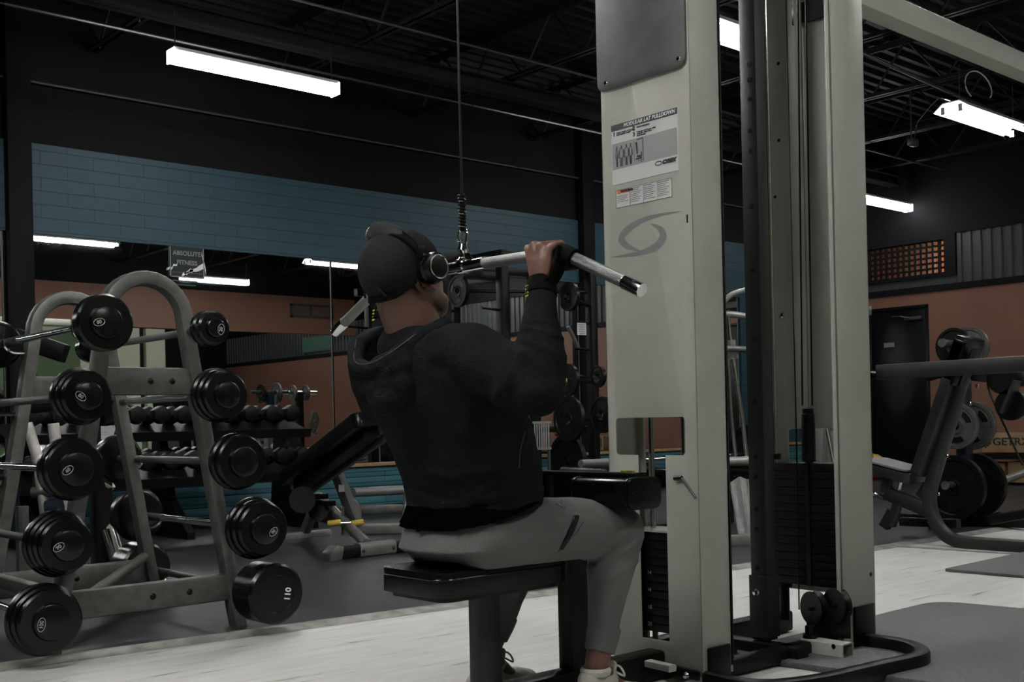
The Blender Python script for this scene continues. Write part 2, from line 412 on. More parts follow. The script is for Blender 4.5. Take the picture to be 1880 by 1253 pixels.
# mirrored wall
LEDGE = .43; MT = 2.28; WT = 2.95
struct('wall_left', MB().bb((-4, WY, -.1), (WX + .1, WY + .2, CEIL)), 'black_wall', smooth=False)
struct('trim_3', MB().bb((-4, WY - .03, MT), (WX, WY, WT)), 'teal', smooth=False)
low = MB()
for k in range(4): low.bb((-4, WY - .10, .075 + k * .088), (WX, WY, .075 + k * .088 + .084))
struct('baseboard_left', MB().bb((-4, WY - .085, 0), (WX, WY, .07)), 'black_wall', smooth=False)
struct('trim_4', low, 'teal_low', bevel=.004)
struct('trim_5', MB().bb((-4, WY - .14, LEDGE), (WX, WY, LEDGE + .03)), 'wood', bevel=.004)
# teal wall beyond the last mirror, up to the corner
xm = onY(1353, 600, WY).x
struct('trim_6', MB().bb((xm + .03, WY - .03, LEDGE), (WX, WY, MT)), 'teal', smooth=False)
def column(n, a, b): struct('trim_%d' % n, MB().bb((a, WY - .12, 0), (b, WY + .02, CEIL)), 'black_wall', bevel=.004)
cx1 = onY(49, 300, WY).x; cx0 = onY(5, 300, WY).x
column(7, cx0, cx1); cx2, cx3 = onY(1058, 440, WY).x, onY(1078, 440, WY).x; column(8, cx2, cx3)
seam = onY(607, 600, WY).x; seam2 = onY(690, 570, WY).x
mirs = [(-1.5, cx0 - .02, 'mirror panel left of the dark column at the photo\'s left edge'), (cx1 + .01, seam, 'wide wall mirror right of the left column, showing the barbell rack side of the room'),
        (seam + .012, seam2, 'narrow wall mirror right of the beaded bright seam'), (seam2 + .012, cx2 - .01, 'wall mirror behind the seated man and the power rack'),
        (cx3 + .01, xm, 'wall mirror right of the thin dark column, ending at the teal wall')]
for a, b, lab in mirs:
    t = thing('wall_mirror', lab, 'mirror', ((a + b) / 2, WY - .01, LEDGE + .03), 'mirror panels along the teal wall')
    obj('mirror_pane', MB().bb((a + .006, WY - .012, LEDGE + .035), (b - .006, WY - .004, MT)), 'mirror', t, smooth=False)
    obj('frame_edge', MB().bb((b - .004, WY - .016, LEDGE + .03), (b + .002, WY - .004, MT)), 'silver_tube', t)
# ceiling: ribbed steel deck, ribs along X
cb = MB(); y = FY - .1; p = .16
prof = []
while y < WY + .2: prof += [(y, 0), (y + .05, 0), (y + .07, .045), (y + .14, .045)]; y += p
vs = [(x, a, CEIL + b - .05) for x in (-4, WX + .1) for a, b in prof]; n = len(prof)
cb.add(vs, [(i, i + 1, n + i + 1, n + i) for i in range(n - 1)])
struct('ceiling', cb, 'deck', smooth=False)
# open-web joists along Y, and the beams
def joist(x, i):
    zb, zt = 3.72, 4.17; t = MB()
    for z in (zb, zt):
        for s in (-1, 1): t.bb((x + s * .008, FY, z), (x + s * .045, WY, z + .008)); t.bb((x + s * .008, FY, z), (x + s * .014, WY, z + (.04 if z == zb else -.04)))
    yy = BY - .3; k = 0
    while yy < WY - .1:
        a, b = (zb, zt) if k % 2 == 0 else (zt, zb); t.tube([(x, yy, a), (x, yy + .36, b)], .011, 6); yy += .36; k += 1
    struct('trim_%d' % (20 + i), t, 'steel_dark', smooth=False)
for i, x in enumerate([.4, 1.9, 3.42, 4.95, 6.46, 8.0, 9.5, 11.0, 12.3]): joist(x, i)
t = MB(); bm_y = 7.32
t.bb((-4, bm_y - .07, 3.60), (WX, bm_y + .07, 3.615)); t.bb((-4, bm_y - .005, 3.6), (WX, bm_y + .005, 3.72)); t.bb((-4, bm_y - .07, 3.71), (WX, bm_y + .07, 3.722))
struct('trim_40', t, 'steel_dark', smooth=False)
# conduits along the wall and ceiling, in coupled lengths
cd_ = MB()
def conduit(mb, a, b, L, r):
    a, b = V(a), V(b); d = (b - a); n = int(d.length / L) + 1
    for k in range(n):
        p0 = a + d * (k / n); p1 = a + d * ((k + .965) / n); mb.tube([p0, p1], r, 8)
        mb.tube([p1, a + d * ((k + 1) / n)], r * .6, 6)
for a_, L_, r_, lab_ in (((WY - .05, 3.40), 3.0, .012, 'thin conduit fixed on the black wall above the teal band'),
                          ((WY - .75, 3.68), 2.3, .014, 'conduit running just above the bright enclosed lights'), ((6.6, 3.66), 3., .012, 'conduit under the joists, in front of the enclosed lights')):
    cd_ = MB(); conduit(cd_, (.5, *a_), (WX - .2, *a_), L_, r_); tag(obj('conduit', cd_, 'conduit'), lab_, 'conduit')
cq = onZ(1610, 110, 3.66); cr2 = onZ(1780, 185, 3.66)
c2 = MB(); dd = (cr2 - cq); conduit(c2, cq - dd * 1.4, cq + dd * 3.0, 2.6, .016)
tag(obj('conduit', c2, 'conduit'), 'pale pipe under the ribbed ceiling behind the twin tube light at right', 'conduit')
# right wall
struct('wall_right', MB().bb((WX, 6.93, -.1), (WX + .15, FY, 2.26)).bb((WX, WY, 2.11), (WX + .15, 6.93, 2.26)).bb((WX, WY, -.1), (WX + .15, 7.72, 2.11)), 'orange', smooth=False)
struct('trim_50', MB().bb((WX - .02, WY, 2.26), (WX + .1, FY, 2.335)), 'black_wall', smooth=False)
co = MB(); gy0, gy1 = 6.56, WY
pr = []; y = FY
while y < gy0: pr += [(y, 0), (y + .05, 0), (y + .06, -.02), (y + .11, -.02), ]; y += .12
n = len(pr); vs = [(WX + .01 + b, min(a, gy0), z) for z in (2.335, 2.93) for a, b in pr]
co.add(vs, [(i, i + 1, n + i + 1, n + i) for i in range(n - 1)]); co.bb((WX, gy0, 2.335), (WX + .05, gy1, 2.43)); co.bb((WX + .02, FY, 2.335), (WX + .05, gy0, 2.93))
struct('trim_51', co, 'corr', smooth=False)
g0 = onX(1745, 440, WX); gya, gyb, gza, gzb = 6.70, 8.25, 2.47, 2.87
st = MB().bb((WX - .03, FY, 2.93), (WX + .12, WY, CEIL)).bb((WX - .03, gy0, 2.43), (WX + .12, gya, 2.93)).bb((WX - .03, gyb, 2.43), (WX + .12, WY, 2.93))
st.bb((WX - .03, gya, 2.43), (WX + .12, gyb, gza)).bb((WX - .03, gya, gzb), (WX + .12, gyb, 2.93))
struct('trim_52', st, 'black_wall', smooth=False)
# pierced screen with a lit passage behind
w = thing('window_1', 'pierced black block screen with small square holes glowing orange', 'window', (WX, (gya + gyb) / 2, gza)); w['kind'] = 'structure'
gr = MB(); ny, nz = 20, 6; sy = (gyb - gya) / ny; sz = (gzb - gza) / nz
for i in range(ny + 1): gr.bb((WX - .01, gya + i * sy - .014, gza), (WX + .03, gya + i * sy + .014, gzb))
for i in range(nz + 1): gr.bb((WX - .008, gya, gza + i * sz - .012), (WX + .028, gyb, gza + i * sz + .012))
obj('screen', gr, 'black_wall', w, smooth=False)
rc = MB(); xb = WX + .62
rc.bb((xb, gya - .3, 2.2), (xb + .05, gyb + .3, 3.1)).bb((WX + .13, gya - .3, 2.2), (xb, gyb + .3, 2.25)).bb((WX + .13, gya - .3, 3.1), (xb, gyb + .3, 3.15)).bb((WX + .13, gya - .35, 2.2), (xb, gya - .3, 3.1)).bb((WX + .13, gyb + .3, 2.2), (xb, gyb + .35, 3.1))
obj('passage', rc, 'orange', w, smooth=False)
obj('passage_lamp', MB().cyl((WX + .35, gya - .22, 2.5), (WX + .35, gya - .22, 2.8), .025), emis('warm lamp', (1, .78, .5), 110), w)
# door
d = thing('door_1', 'plain black door with a closer and a small plate', 'door', (WX, 7.33, 0)); d['kind'] = 'structure'
obj('door_leaf', MB().bb((WX + .01, 6.97, .01), (WX + .05, 7.70, 2.08)), 'black', d, bevel=.003)
obj('door_frame', MB().bb((WX - .012, 6.93, 0), (WX + .06, 6.97, 2.11)).bb((WX - .012, 7.70, 0), (WX + .06, 7.74, 2.11)).bb((WX - .012, 6.93, 2.08), (WX + .06, 7.74, 2.12)), 'black', d, bevel=.003)
q = onX(1676, 585, WX - .02)
obj('door_closer', MB().bb((WX - .06, q.y - .12, q.z - .02), (WX - .01, q.y + .1, q.z + .02)).tube([(WX - .05, q.y, q.z), (WX - .1, q.y + .13, q.z + .03), (WX - .04, q.y + .27, q.z + .04)], .008), 'iron_grey', d, bevel=.004)
q = onX(1632, 634, WX)
obj('door_plate', MB().bb((WX - .001, q.y - .07, q.z - .028), (WX + .008, q.y + .07, q.z + .028)), 'paper_dim', d)
# wall behind the camera: orange band over openings, green wall and cream door
struct('wall_back', MB().bb((-4, BY - .15, 2.62), (WX, BY, 3.34)), 'orange', smooth=False)
struct('trim_60', MB().bb((-4, BY - .14, 3.34), (WX, BY - .01, CEIL)), 'black_wall', smooth=False)
struct('trim_61', MB().bb((-4, BY - .12, 0), (7.3, BY, 2.62)).bb((8.0, BY - .14, 0), (8.8, BY - .04, 1.2)), 'green', smooth=False)
struct('door_2', MB().bb((7.3, BY - .12, 0), (8.35, BY, 2.60)).bb((8.47, BY - .12, 0), (8.82, BY, 2.60)).bb((6.4, BY - .02, 2.50), (7.3, BY + .02, 2.57)), 'cream_wall', smooth=False)
struct('wall_far', MB().bb((-4, FY - .1, -.1), (WX + .1, FY, CEIL)), 'black_wall', smooth=False)
struct('wall_front', MB().bb((-4.1, FY, -.1), (-4, WY, CEIL)), 'black_wall', smooth=False)
v = thing('air_vent', 'rectangular return air grille on the orange wall band, seen in the mirror', 'vent', (11.87, BY, 3.07))
obj('vent_frame', MB().bb((11.38, BY, 2.93), (11.43, BY + .02, 3.2)).bb((12.31, BY, 2.93), (12.36, BY + .02, 3.2)).bb((11.38, BY, 3.16), (12.36, BY + .02, 3.2)).bb((11.38, BY, 2.93), (12.36, BY + .02, 2.97)).bb((11.83, BY, 2.95), (11.87, BY + .015, 3.18)), 'corr', v)
sl = MB()
for k in range(40): sl.box((11.44 + k * .0222, BY + .005, 3.065), (.006, .014, .20), Matrix.Rotation(.6, 3, 'Z'))
obj('vent_slats', sl, 'corr', v)
s_ = thing('wall_sign', 'green sign board with a raised frame on the grey corrugated band, seen in the mirror', 'sign', (WX, -3.4, 2.55))
obj('board', MB().bb((WX - .03, -4.05, 2.40), (WX - .012, -2.9, 2.72)), 'green_sign', s_)
obj('sign_frame', MB().bb((WX - .034, -4.07, 2.70), (WX - .01, -2.88, 2.73)).bb((WX - .034, -4.07, 2.39), (WX - .01, -2.88, 2.42)), 'green', s_)
# poster on the mirror
pa, pb = onY(311, 450, WY - .02), onY(375, 515, WY - .02)
ps = thing('poster', 'dark teal club poster taped on the mirror with white streaks, reading ABSOLUTE FITNESS', 'poster', (pa.x, WY - .02, pb.z))
PW, PT, PB = pb.x - pa.x, pa.z, onY(311, 508, WY - .02).z
obj('sheet', MB().bb((pa.x, WY - .022, PB), (pb.x, WY - .016, PT)), mat('poster sheet', (.008, .017, .020), .7), ps)
fr = MB()
for (a, b) in (((pa.x, PB), (pa.x + .008, PT)), ((pb.x - .008, PB), (pb.x, PT)), ((pa.x, PT - .008), (pb.x, PT)), ((pa.x, PB), (pb.x, PB + .008))):
    fr.bb((a[0], WY - .025, a[1]), (b[0], WY - .021, b[1]))
obj('border', fr, 'paper_dim', ps)
cxp = (pa.x + pb.x) / 2
text('lettering', 'ABSOLUTE', .050, (cxp, WY - .023, PT - .06), (1, 0, 0), (0, 0, 1), 'paper_dim', ps, align='CENTER', offset=.0015)
text('lettering', 'FITNESS', .050, (cxp, WY - .023, PT - .135), (1, 0, 0), (0, 0, 1), 'paper_dim', ps, align='CENTER', offset=.0015)
fl = MB()
for k in range(4): fl.bb((cxp - .13 + .01 * (k % 2), WY - .0235, PT - .22 - k * .033), (cxp + .13 - .02 * k, WY - .0225, PT - .211 - k * .033))
obj('small_print', fl, 'corr', ps)
tp = MB(); random.seed(3)
def streak(x0, z0, x1, z1, w):
    n = 9; top = []; bot = []
    for i in range(n):
        t = i / (n - 1); x = x0 + (x1 - x0) * t; z = z0 + (z1 - z0) * t + random.uniform(-.012, .012); h = w * (.3 + random.random())
        top.append((x, z + h)); bot.append((x, z - h))
    tp.prism(bot + top[::-1], [], (0, WY - .0238, 0), (1, 0, 0), (0, 0, 1), .001)
streak(pa.x - .02, PT - .19, pa.x + .06, PT - .16, .010); streak(pb.x - .02, PT - .05, pb.x + .015, PT - .2, .018)
streak(pa.x + .12, PB + .03, pb.x, PB + .10, .018); streak(pa.x + .1, PB + .01, pa.x + .2, PB + .07, .012)
obj('peeled_tape', tp, 'white_ink', ps)
# ------------------------------------------------------------ ceiling lights
def wrap_light(x0, x1, y, z, label, group='enclosed ceiling lights over the mirrored wall'):
    c = (x0 + x1) / 2; t = thing('ceiling_light', label, 'light', (c, y, z), group)
    obj('housing', MB().bb((x0, y - .055, z + .045), (x1, y + .055, z + .07)), 'fixture', t, bevel=.004)
    out = [(-.055, .045), (-.058, .0), (-.035, -.03), (.035, -.03), (.058, 0), (.055, .045)]
    obj('diffuser', MB().sweep([(x0 + .01, y, z), (x1 - .01, y, z)], out), 'tube_cool', t)
    for xx in (x0, x1): obj('end_cap', MB().bb((xx - .006, y - .058, z - .03), (xx + .006, y + .058, z + .06)), 'tube_cool', t, bevel=.004)
    for xx in (x0 + .03, x1 - .03): obj('hanger', MB().tube([(xx, y, z + .065), (xx + .01, y + .02, z + .34)], .004, 6), 'conduit', t)
    return t
def twin_light(x0, x1, y, z, label, tm='tube_on'):
    c = (x0 + x1) / 2; t = thing('ceiling_light', label, 'light', (c, y, z), 'open twin tube ceiling lights')
    pr = [(-.16, .0), (-.155, .0), (-.07, .06), (.07, .06), (.155, 0), (.16, 0), (.075, .07), (-.075, .07)]
    obj('reflector', MB().sweep([(x0, y, z + .02), (x1, y, z + .02)], pr), 'fixture', t)
    for s in (-.075, .075):
        obj('tube', MB().cyl((x0 + .03, y + s, z + .02), (x1 - .03, y + s, z + .02), .019), tm, t)
        for xx in (x0 + .012, x1 - .012): obj('socket', MB().box((xx, y + s, z + .025), (.022, .035, .06)), 'fixture', t, bevel=.004)
    for xx in (x0 + .15, x1 - .15): obj('hanger', MB().tube([(xx, y, z + .09), (xx, y, z + .42)], .003, 6), 'conduit', t)
    return t
wrap_light(3.34, 4.62, 7.11, 3.27, 'bright enclosed tube light hanging above the mirrored wall, upper left of the photo')
wrap_light(7.8, 9.05, 7.11, 3.27, 'enclosed tube light hidden behind the pulldown tower over the mirrored wall')
wrap_light(11.6, 12.75, 7.08, 3.27, 'enclosed tube light near the far corner above the pierced screen')
twin_light(8.93, 10.2, 4.56, 3.27, 'open twin tube light at the upper right edge of the photo with a looped cord')
twin_light(5.42, 6.64, 4.56, 3.27, 'open twin tube light seen through the gap in the pulldown tower')
twin_light(1.9, 3.1, 4.56, 3.27, 'unseen open twin tube light added above the barbell rack', 'tube_near')  # unseen fixture added to brighten the concrete around the station
twin_light(4.95, 6.15, 2.4, 3.27, 'open twin tube light reflected at the left of the mirror above the rack', 'tube_near')
twin_light(9.1, 10.3, 2.4, 3.27, 'open twin tube light reflected in the mirror beside the man\'s cap')
twin_light(-.2, 1.0, 2.1, 3.27, 'unseen open twin tube light added behind the seated man', 'tube_near')  # added unseen fixture, set back to light the tower front cleanly
wrap_light(8.3, 9.5, -.2, 3.27, 'enclosed light reflected low in the mirror beside the poster', 'enclosed ceiling lights over the opposite aisle')
wrap_light(4.2, 5.4, -.2, 3.27, 'enclosed light over the opposite aisle behind the camera', 'enclosed ceiling lights over the opposite aisle')
twin_light(1.7, 2.95, -.2, 3.27, 'unseen open twin tube light added over the opposite aisle, right of the camera', 'tube_mid')  # unseen fixture added to light the inside of the rear tower
twin_light(11.3, 12.5, 2.4, 3.27, 'unseen open twin tube light added near the right wall', 'tube_mid')  # unseen fixture added to brighten the orange right wall
wrap_light(10.6, 11.8, -3.3, 3.27, 'added enclosed light beyond the orange band, nearer one, lighting the far corner', 'added ceiling lights beyond the orange band')  # added to light the right wall past the opening; hidden by the band
wrap_light(10.6, 11.8, -5.7, 3.27, 'added enclosed light beyond the orange band, farthest from the mirror', 'added ceiling lights beyond the orange band')  # second added light for that wall, also out of view
twin_light(-1.6, -.4, 2.4, 3.27, 'unseen open twin tube light added behind the camera', 'tube_near')  # unseen fixture added for more light from the camera side
# cord and junction box by the right-hand light
bx = onZ(1676, 262, 3.42); cdp = thing('junction_box', 'small metal outlet box on a cord hanging from the ceiling left of the twin light', 'electrical box', tuple(bx))
obj('box_body', MB().box(bx, (.12, .06, .07)), 'iron_grey', cdp, bevel=.005)
L3 = V((8.95, 4.56, 3.36))
obj('cord', MB().tube(fillet([bx + V((-.03, 0, .03)), bx + V((-.03, 0, .32)), bx + V((-.03, 0, .5))], .05), .006, 6).tube(fillet([bx + V((.03, 0, .03)), bx + V((.08, 0, .2)), (bx + L3) / 2 + V((0, 0, .16)), L3 + V((-.2, 0, .0)), L3], .3), .005, 6), 'conduit', cdp)
lp = []
cc = V((9.35, 4.5, 3.56))
for k in range(15): t_ = math.radians(-60 + 300 * k / 14); lp.append(cc + V((.17 * math.cos(t_), .06 * math.sin(t_ * .5), .12 * math.sin(t_))))
tag(obj('light_cord', MB().tube(lp, .006, 6), 'fixture'), 'looped white cord above the twin tube light at right', 'cord')
# loose floor mats
def loose(pts, th, r, label, z0=.0):
    mb = MB(); o2 = [tuple(p.to_2d()) for p in fillet([V((p[0], p[1], 0)) for p in (pts + [pts[0]])], r, 6)]
    P_ = []
    n = len(pts)
    for i in range(n):
        a, p, b = V(pts[i - 1]), V(pts[i]), V(pts[(i + 1) % n])
        p0 = p + (a - p).normalized() * r; p1 = p + (b - p).normalized() * r
        for k in range(7): t = k / 6; q = p0 * (1 - t) ** 2 + p * 2 * t * (1 - t) + p1 * t * t; P_.append((q.x, q.y))
    area = sum(P_[i][0] * P_[(i + 1) % len(P_)][1] - P_[(i + 1) % len(P_)][0] * P_[i][1] for i in range(len(P_)))
    if area < 0: P_ = P_[::-1]
    c = V((sum(p[0] for p in P_) / len(P_), sum(p[1] for p in P_) / len(P_), 0))
    mb.prism(P_, [], (0, 0, z0 + .001), (1, 0, 0), (0, 1, 0), th)
    tag(obj('floor_mat', mb, 'loose_mat', loc=tuple(c), bevel=.003), label, 'mat')
m0, m1, m2 = onZ(1718, 1103, .02), onZ(1880, 1118, .02), onZ(1660, 1224)
a0 = m0.to_2d(); dy = (m1 - m0).to_2d(); dx = (m2.to_2d() - a0)
u_ = V((m1 - m0)).normalized(); vx = V((m0.x - 3.9, m0.y, 0))
A0 = (m0.x, m0.y); B0 = tuple((m0 + u_ * 1.6).to_2d()); pA = onZ(1607, 1130, .02)
w_ = (pA - m0).normalized(); C0 = tuple((m0 + w_ * 1.42).to_2d()); D0 = tuple((m0 + w_ * 1.42 + u_ * 1.6).to_2d())
loose([A0, B0, D0, C0], .02, .13, 'large grey speckled rubber mat right of the tower base')
n0, n1 = onZ(1733, 1050), onZ(1835, 1028)
w2 = (n1 - n0).normalized(); u2 = (onZ(1880, 1063) - n0).normalized()
loose([tuple(n0.to_2d()), tuple((n0 + u2 * 1.5).to_2d()), tuple((n0 + u2 * 1.5 + w2 * .9).to_2d()), tuple((n0 + w2 * .9).to_2d())], .014, .02, 'thin dark rubber mat under the right edge, beyond the large mat')
# ============================================================ LAT PULLDOWN STATION
MY = 2.34                      # centre line of the station
TX = 2.64; TY0 = 2.155; TY1 = 2.52; TB = .045; TTOP = 2.62
mach = thing('lat_pulldown_machine', 'tall cream pulldown tower with logo, padded seat and black weight stacks', 'gym machine', (TX, MY, 0))
# front panel with the stepped cut-out
zt, zb = onX(1190, 767, TX).z, onX(1190, 836, TX).z
yl, yr = onX(1131, 800, TX).y, onX(1257, 800, TX).y          # left / right edge of the window
sl_, sr_ = onX(1172, 870, TX).y, onX(1222, 870, TX).y        # slot below the window
def hole():
    r = .012; o = []
    def arc(cx, cy, a0, a1):
        for k in range(6):
            t = math.radians(a0 + (a1 - a0) * k / 5); o.append((cx + r * math.cos(t), cy + r * math.sin(t)))
    # u = -(y) so that it reads left to right from the seat side
    L, R, a, b = -yl, -yr, -sl_, -sr_
    arc(R - r, zt - r, 0, 90) ; arc(L + r, zt - r, 90, 180); arc(L + r, zb + r, 180, 270); o.append((a, zb)); o.append((a, .12)); o.append((b, .12)); o.append((b, zb)); arc(R - r, zb + r, 270, 360)
    return o
outl = [(-TY1, TB), (-TY0, TB), (-TY0, TTOP), (-TY1, TTOP)]
obj('front_panel', MB().prism(outl, [hole()], (TX + .004, 0, 0), (0, -1, 0), (0, 0, 1),   .004), 'machine', mach, bevel=.0015)
SD = .145
obj('side_panel', MB().bb((TX, TY0, TB - .02), (TX + SD, TY0 + .004, TTOP)).bb((TX + SD - .012, TY0, TB), (TX + SD, TY0 + .03, TTOP)), 'machine', mach, bevel=.0015)
obj('side_panel', MB().bb((TX, TY1 - .004, TB), (TX + SD, TY1, TTOP)).bb((TX + SD - .012, TY1 - .03, TB), (TX + SD, TY1, TTOP)), 'machine', mach, bevel=.0015)
obj('edge_tube', MB().rect([(TX + SD + .012, TY0 + .045, .06), (TX + SD + .012, TY0 + .045, TTOP)], .03, .06, .005, upv=(0, 1, 0)), 'dark_tube', mach)
# grey top plate
pz0, pz1 = onX(1110, 170, TX).z, onX(1260, 122, TX).z
pz = (pz0 + pz1) / 2
tp_ = obj('top_plate', MB().prism(rrect(-TY1 - .005, pz, -TY0 - .008, TTOP - .1, .03), [], (TX, 0, 0), (0, -1, 0), (0, 0, 1),   .004), 'plate_grey', mach, bevel=.001)
tp_.location = (0, 0, 0)
for v in tp_.data.vertices: v.co.x -= .006
for (a, b) in ((1113, 153), (1246, 108), (1113, -150), (1246, -215)):
    q = onX(a, b, TX - .008); obj('screw', MB().lathe([(.0, .006), (.006, .005), (.009, 0), (.009, -.004)][::-1], q, (-1, 0, 0), 16), 'chrome', tp_)
# placard
LU, LV = V((0, -1, 0)), V((0, 0, 1))
xl = TX - .0012
def lab(px0, py0, px1, py1): a = onX(px0, py0, xl); b = onX(px1, py1, xl); return a, b
pa_, pb_ = onX(1122, 232, xl), onX(1243, 197, xl); zt_ = (pa_.z + pb_.z) / 2; zb_ = onX(1122, 344, xl).z
zb2 = onX(1243, 325, xl).z
y0_, y1_ = pa_.y, pb_.y; Wp = y0_ - y1_
pl_ = obj('placard', MB().bb((xl, y0_, zb_ + .004), (TX, y1_, zt_)), 'paper', mach)
def onp(fx_, fz, m_, name, w, h, dx=.0006): return obj(name, MB().bb((xl - dx, y0_ - fx_ * Wp, fz), (xl - .0001, y0_ - (fx_ + w) * Wp, fz + h)), m_, pl_)
HP = zt_ - zb_
onp(0, zt_ - .10 * HP, 'label_dark', 'header_band', 1, .10 * HP)
onp(.01, zb_ + .27 * HP, 'label_mid', 'picture_panel', .98, .42 * HP)
text('lettering', 'MODULAR LAT PULLDOWN', .0165, (xl - .0012, y1_ + .008, zt_ - .05 * HP), LU, LV, 'white_ink', pl_, align='RIGHT', shear=.2, offset=.0004)
for n_, fx_, fz in (('1', .03, .845), ('2', .34, .855), ('3', .34, .76)):
    text('numeral', n_, .018, (xl - .0012, y0_ - fx_ * Wp, zb_ + fz * HP), LU, LV, 'ink', pl_, offset=.0006)
for (fx_, fz, s) in ((.085, .855, 'Adjust height so leg pad'), (.085, .825, 'rests against thighs'), (.40, .865, 'Select resistance'), (.40, .785, 'Grip bar and lower with'), (.40, .755, 'smooth, controlled'), (.40, .725, 'movements')):
    text('small_print', s, .0078, (xl - .0012, y0_ - fx_ * Wp, zb_ + fz * HP), LU, LV, 'ink', pl_)
# figures on the placard: four standing outlines and a seated one at a tower
fg = MB()
def ln(a, b, w=.0008):
    (u0, v0), (u1, v1) = a, b; q0 = V((xl - .0012, y0_ - u0 * Wp, zb_ + v0 * HP)); q1 = V((xl - .0012, y0_ - u1 * Wp, zb_ + v1 * HP)); fg.tube([q0, q1], w, 5)
for cx_, wd in ((.085, .012), (.155, .03), (.235, .03), (.30, .02)):
    for s in (-1, 1): ln((cx_ + s * wd, .56), (cx_ + s * wd * .5, .30)); ln((cx_ + s * wd, .56), (cx_ + s * wd * 1.5, .44)); ln((cx_, .60), (cx_ + s * wd, .56)); ln((cx_ + .003 * s, .44), (cx_ + .004 * s, .30))
    ln((cx_, .60), (cx_, .635), .0016)
ln((.49, .30), (.49, .66)); ln((.40, .66), (.49, .67), .0014); ln((.39, .62), (.40, .44), .003); ln((.40, .40), (.47, .39), .0022); ln((.46, .45), (.47, .40), .0022); ln((.38, .36), (.47, .36), .0018); ln((.42, .36), (.42, .31)); ln((.46, .35), (.46, .29)); ln((.355, .30), (.355, .66), .0004)
obj('figures', fg, 'ink', pl_)
text('logo', 'CYBEX', .015, (xl - .0012, y1_ + .062, zb_ + .20 * HP), LU, LV, 'ink', pl_, offset=.0012, shear=.3, sx=1.1)
lg = MB(); cy_, cz_ = y1_ + .077, zb_ + .20 * HP
lg.sweep([(xl - .0012, cy_ + .013 * math.cos(t), cz_ + .006 * math.sin(t)) for t in [2 * PI * k / 16 for k in range(16)]], [(.0014, 0), (0, .0005), (-.0014, 0)], upv=(1, 0, 0), closed=True)
obj('logo_ring', lg, 'ink', pl_)
# warning label
wa, wb = onX(1132, 382, xl), onX(1233, 328, xl); wz1 = (onX(1132, 349, xl).z + wb.z) / 2; wz0 = (wa.z + onX(1233, 362, xl).z) / 2
wl = obj('warning_label', MB().bb((xl, wa.y, wz0), (TX, wb.y, wz1)), 'paper', mach); Ww = wa.y - wb.y; Hw = wz1 - wz0
obj('warning_band', MB().bb((xl - .0006, wa.y - .005, wz1 - .22 * Hw), (xl, wa.y - .25 * Ww, wz1 - .02 * Hw)), 'warn', wl)
text('lettering', 'WARNING', .0105, (xl - .0012, wa.y - .02, wz1 - .12 * Hw), LU, LV, 'ink', wl, offset=.0004)
rl = MB()
for c in range(4):
    for k in range(8 if c else 4):
        y_ = wa.y - (.02 + c * .245) * Ww; z_ = wz1 - (.1 + k * .105 + (.28 if c == 0 else 0)) * Hw
        rl.bb((xl - .0006, y_, z_), (xl, y_ - (.2 - .03 * ((k * 7 + c) % 3)) * Ww, z_ + .0014))
for c in (0.0, .255, .5, .75, 1.): rl.bb((xl - .0006, wa.y - c * Ww, wz0), (xl, wa.y - c * Ww + .0008, wz1))
for z_ in (wz0, wz1): rl.bb((xl - .0006, wa.y, z_ - .0004), (xl, wb.y, z_ + .0004))
obj('small_print', rl, 'label_dark', wl)
# swirl emblem: two crescent strokes
def stroke(pts, ws, name):
    P3 = [onX(px, py, xl) for px, py in pts]; n = len(P3); top = []; bot = []
    def cr(i, t):
        a, b, c, d = P3[max(i - 1, 0)], P3[i], P3[min(i + 1, n - 1)], P3[min(i + 2, n - 1)]
        return .5 * ((2 * b) + (c - a) * t + (2 * a - 5 * b + 4 * c - d) * t * t + (3 * b - a - 3 * c + d) * t ** 3)
    cs = []; wsx = []
    for i in range(n - 1):
        for k in range(6): cs.append(cr(i, k / 6)); wsx.append(ws[i] + (ws[i + 1] - ws[i]) * k / 6)
    cs.append(P3[-1]); wsx.append(ws[-1])
    for i, c in enumerate(cs):
        t = (cs[min(i + 1, len(cs) - 1)] - cs[max(i - 1, 0)]).normalized(); nn = V((0, -t.z, t.y))
        top.append(c + nn * wsx[i]); bot.append(c - nn * wsx[i])
    m_ = len(cs); mb = MB(); mb.add(top + bot, [(i, i + 1, m_ + i + 1, m_ + i) for i in range(m_ - 1)])
    t2 = obj(name, mb, 'logo', mach, smooth=False); return t2
stroke([(1252, 388), (1215, 394), (1178, 405), (1150, 424), (1141, 440), (1153, 453), (1175, 461)], [.0003, .004, .007, .012, .014, .009, .0005], 'emblem')
stroke([(1194, 411), (1212, 421), (1217, 436), (1205, 452), (1180, 463), (1150, 469), (1121, 473)], [.0005, .009, .014, .012, .007, .004, .0003], 'emblem')
q = onX(1262, 402, TX); obj('slot_mark', MB().bb((TX - .002, q.y - .002, q.z - .012), (TX, q.y + .002, q.z + .012)), 'black', mach)
# caution label on the left leg
ca, cb_ = onX(1139, 874, xl), onX(1165, 863, xl)
cl = obj('caution_label', MB().bb((xl, ca.y, ca.z), (TX, cb_.y, cb_.z)), 'yellow_label', mach)
text('lettering', 'CAUTION', .0145, (xl - .001, (ca.y + cb_.y) / 2, (ca.z + cb_.z) / 2), LU, LV, 'ink', cl, align='CENTER', offset=.0006, sx=.9)
# inner face and guide seen through the window
obj('inner_liner', MB().bb((TX + .02, yl + .03, .15), (TX + .14, yl + .034, .9)), 'machine', mach)
for yy in (2.405, 2.27):
    obj('guide_rod', MB().cyl((TX + .075, yy, .1), (TX + .075, yy, TTOP - .1), .0095), 'chrome', mach)
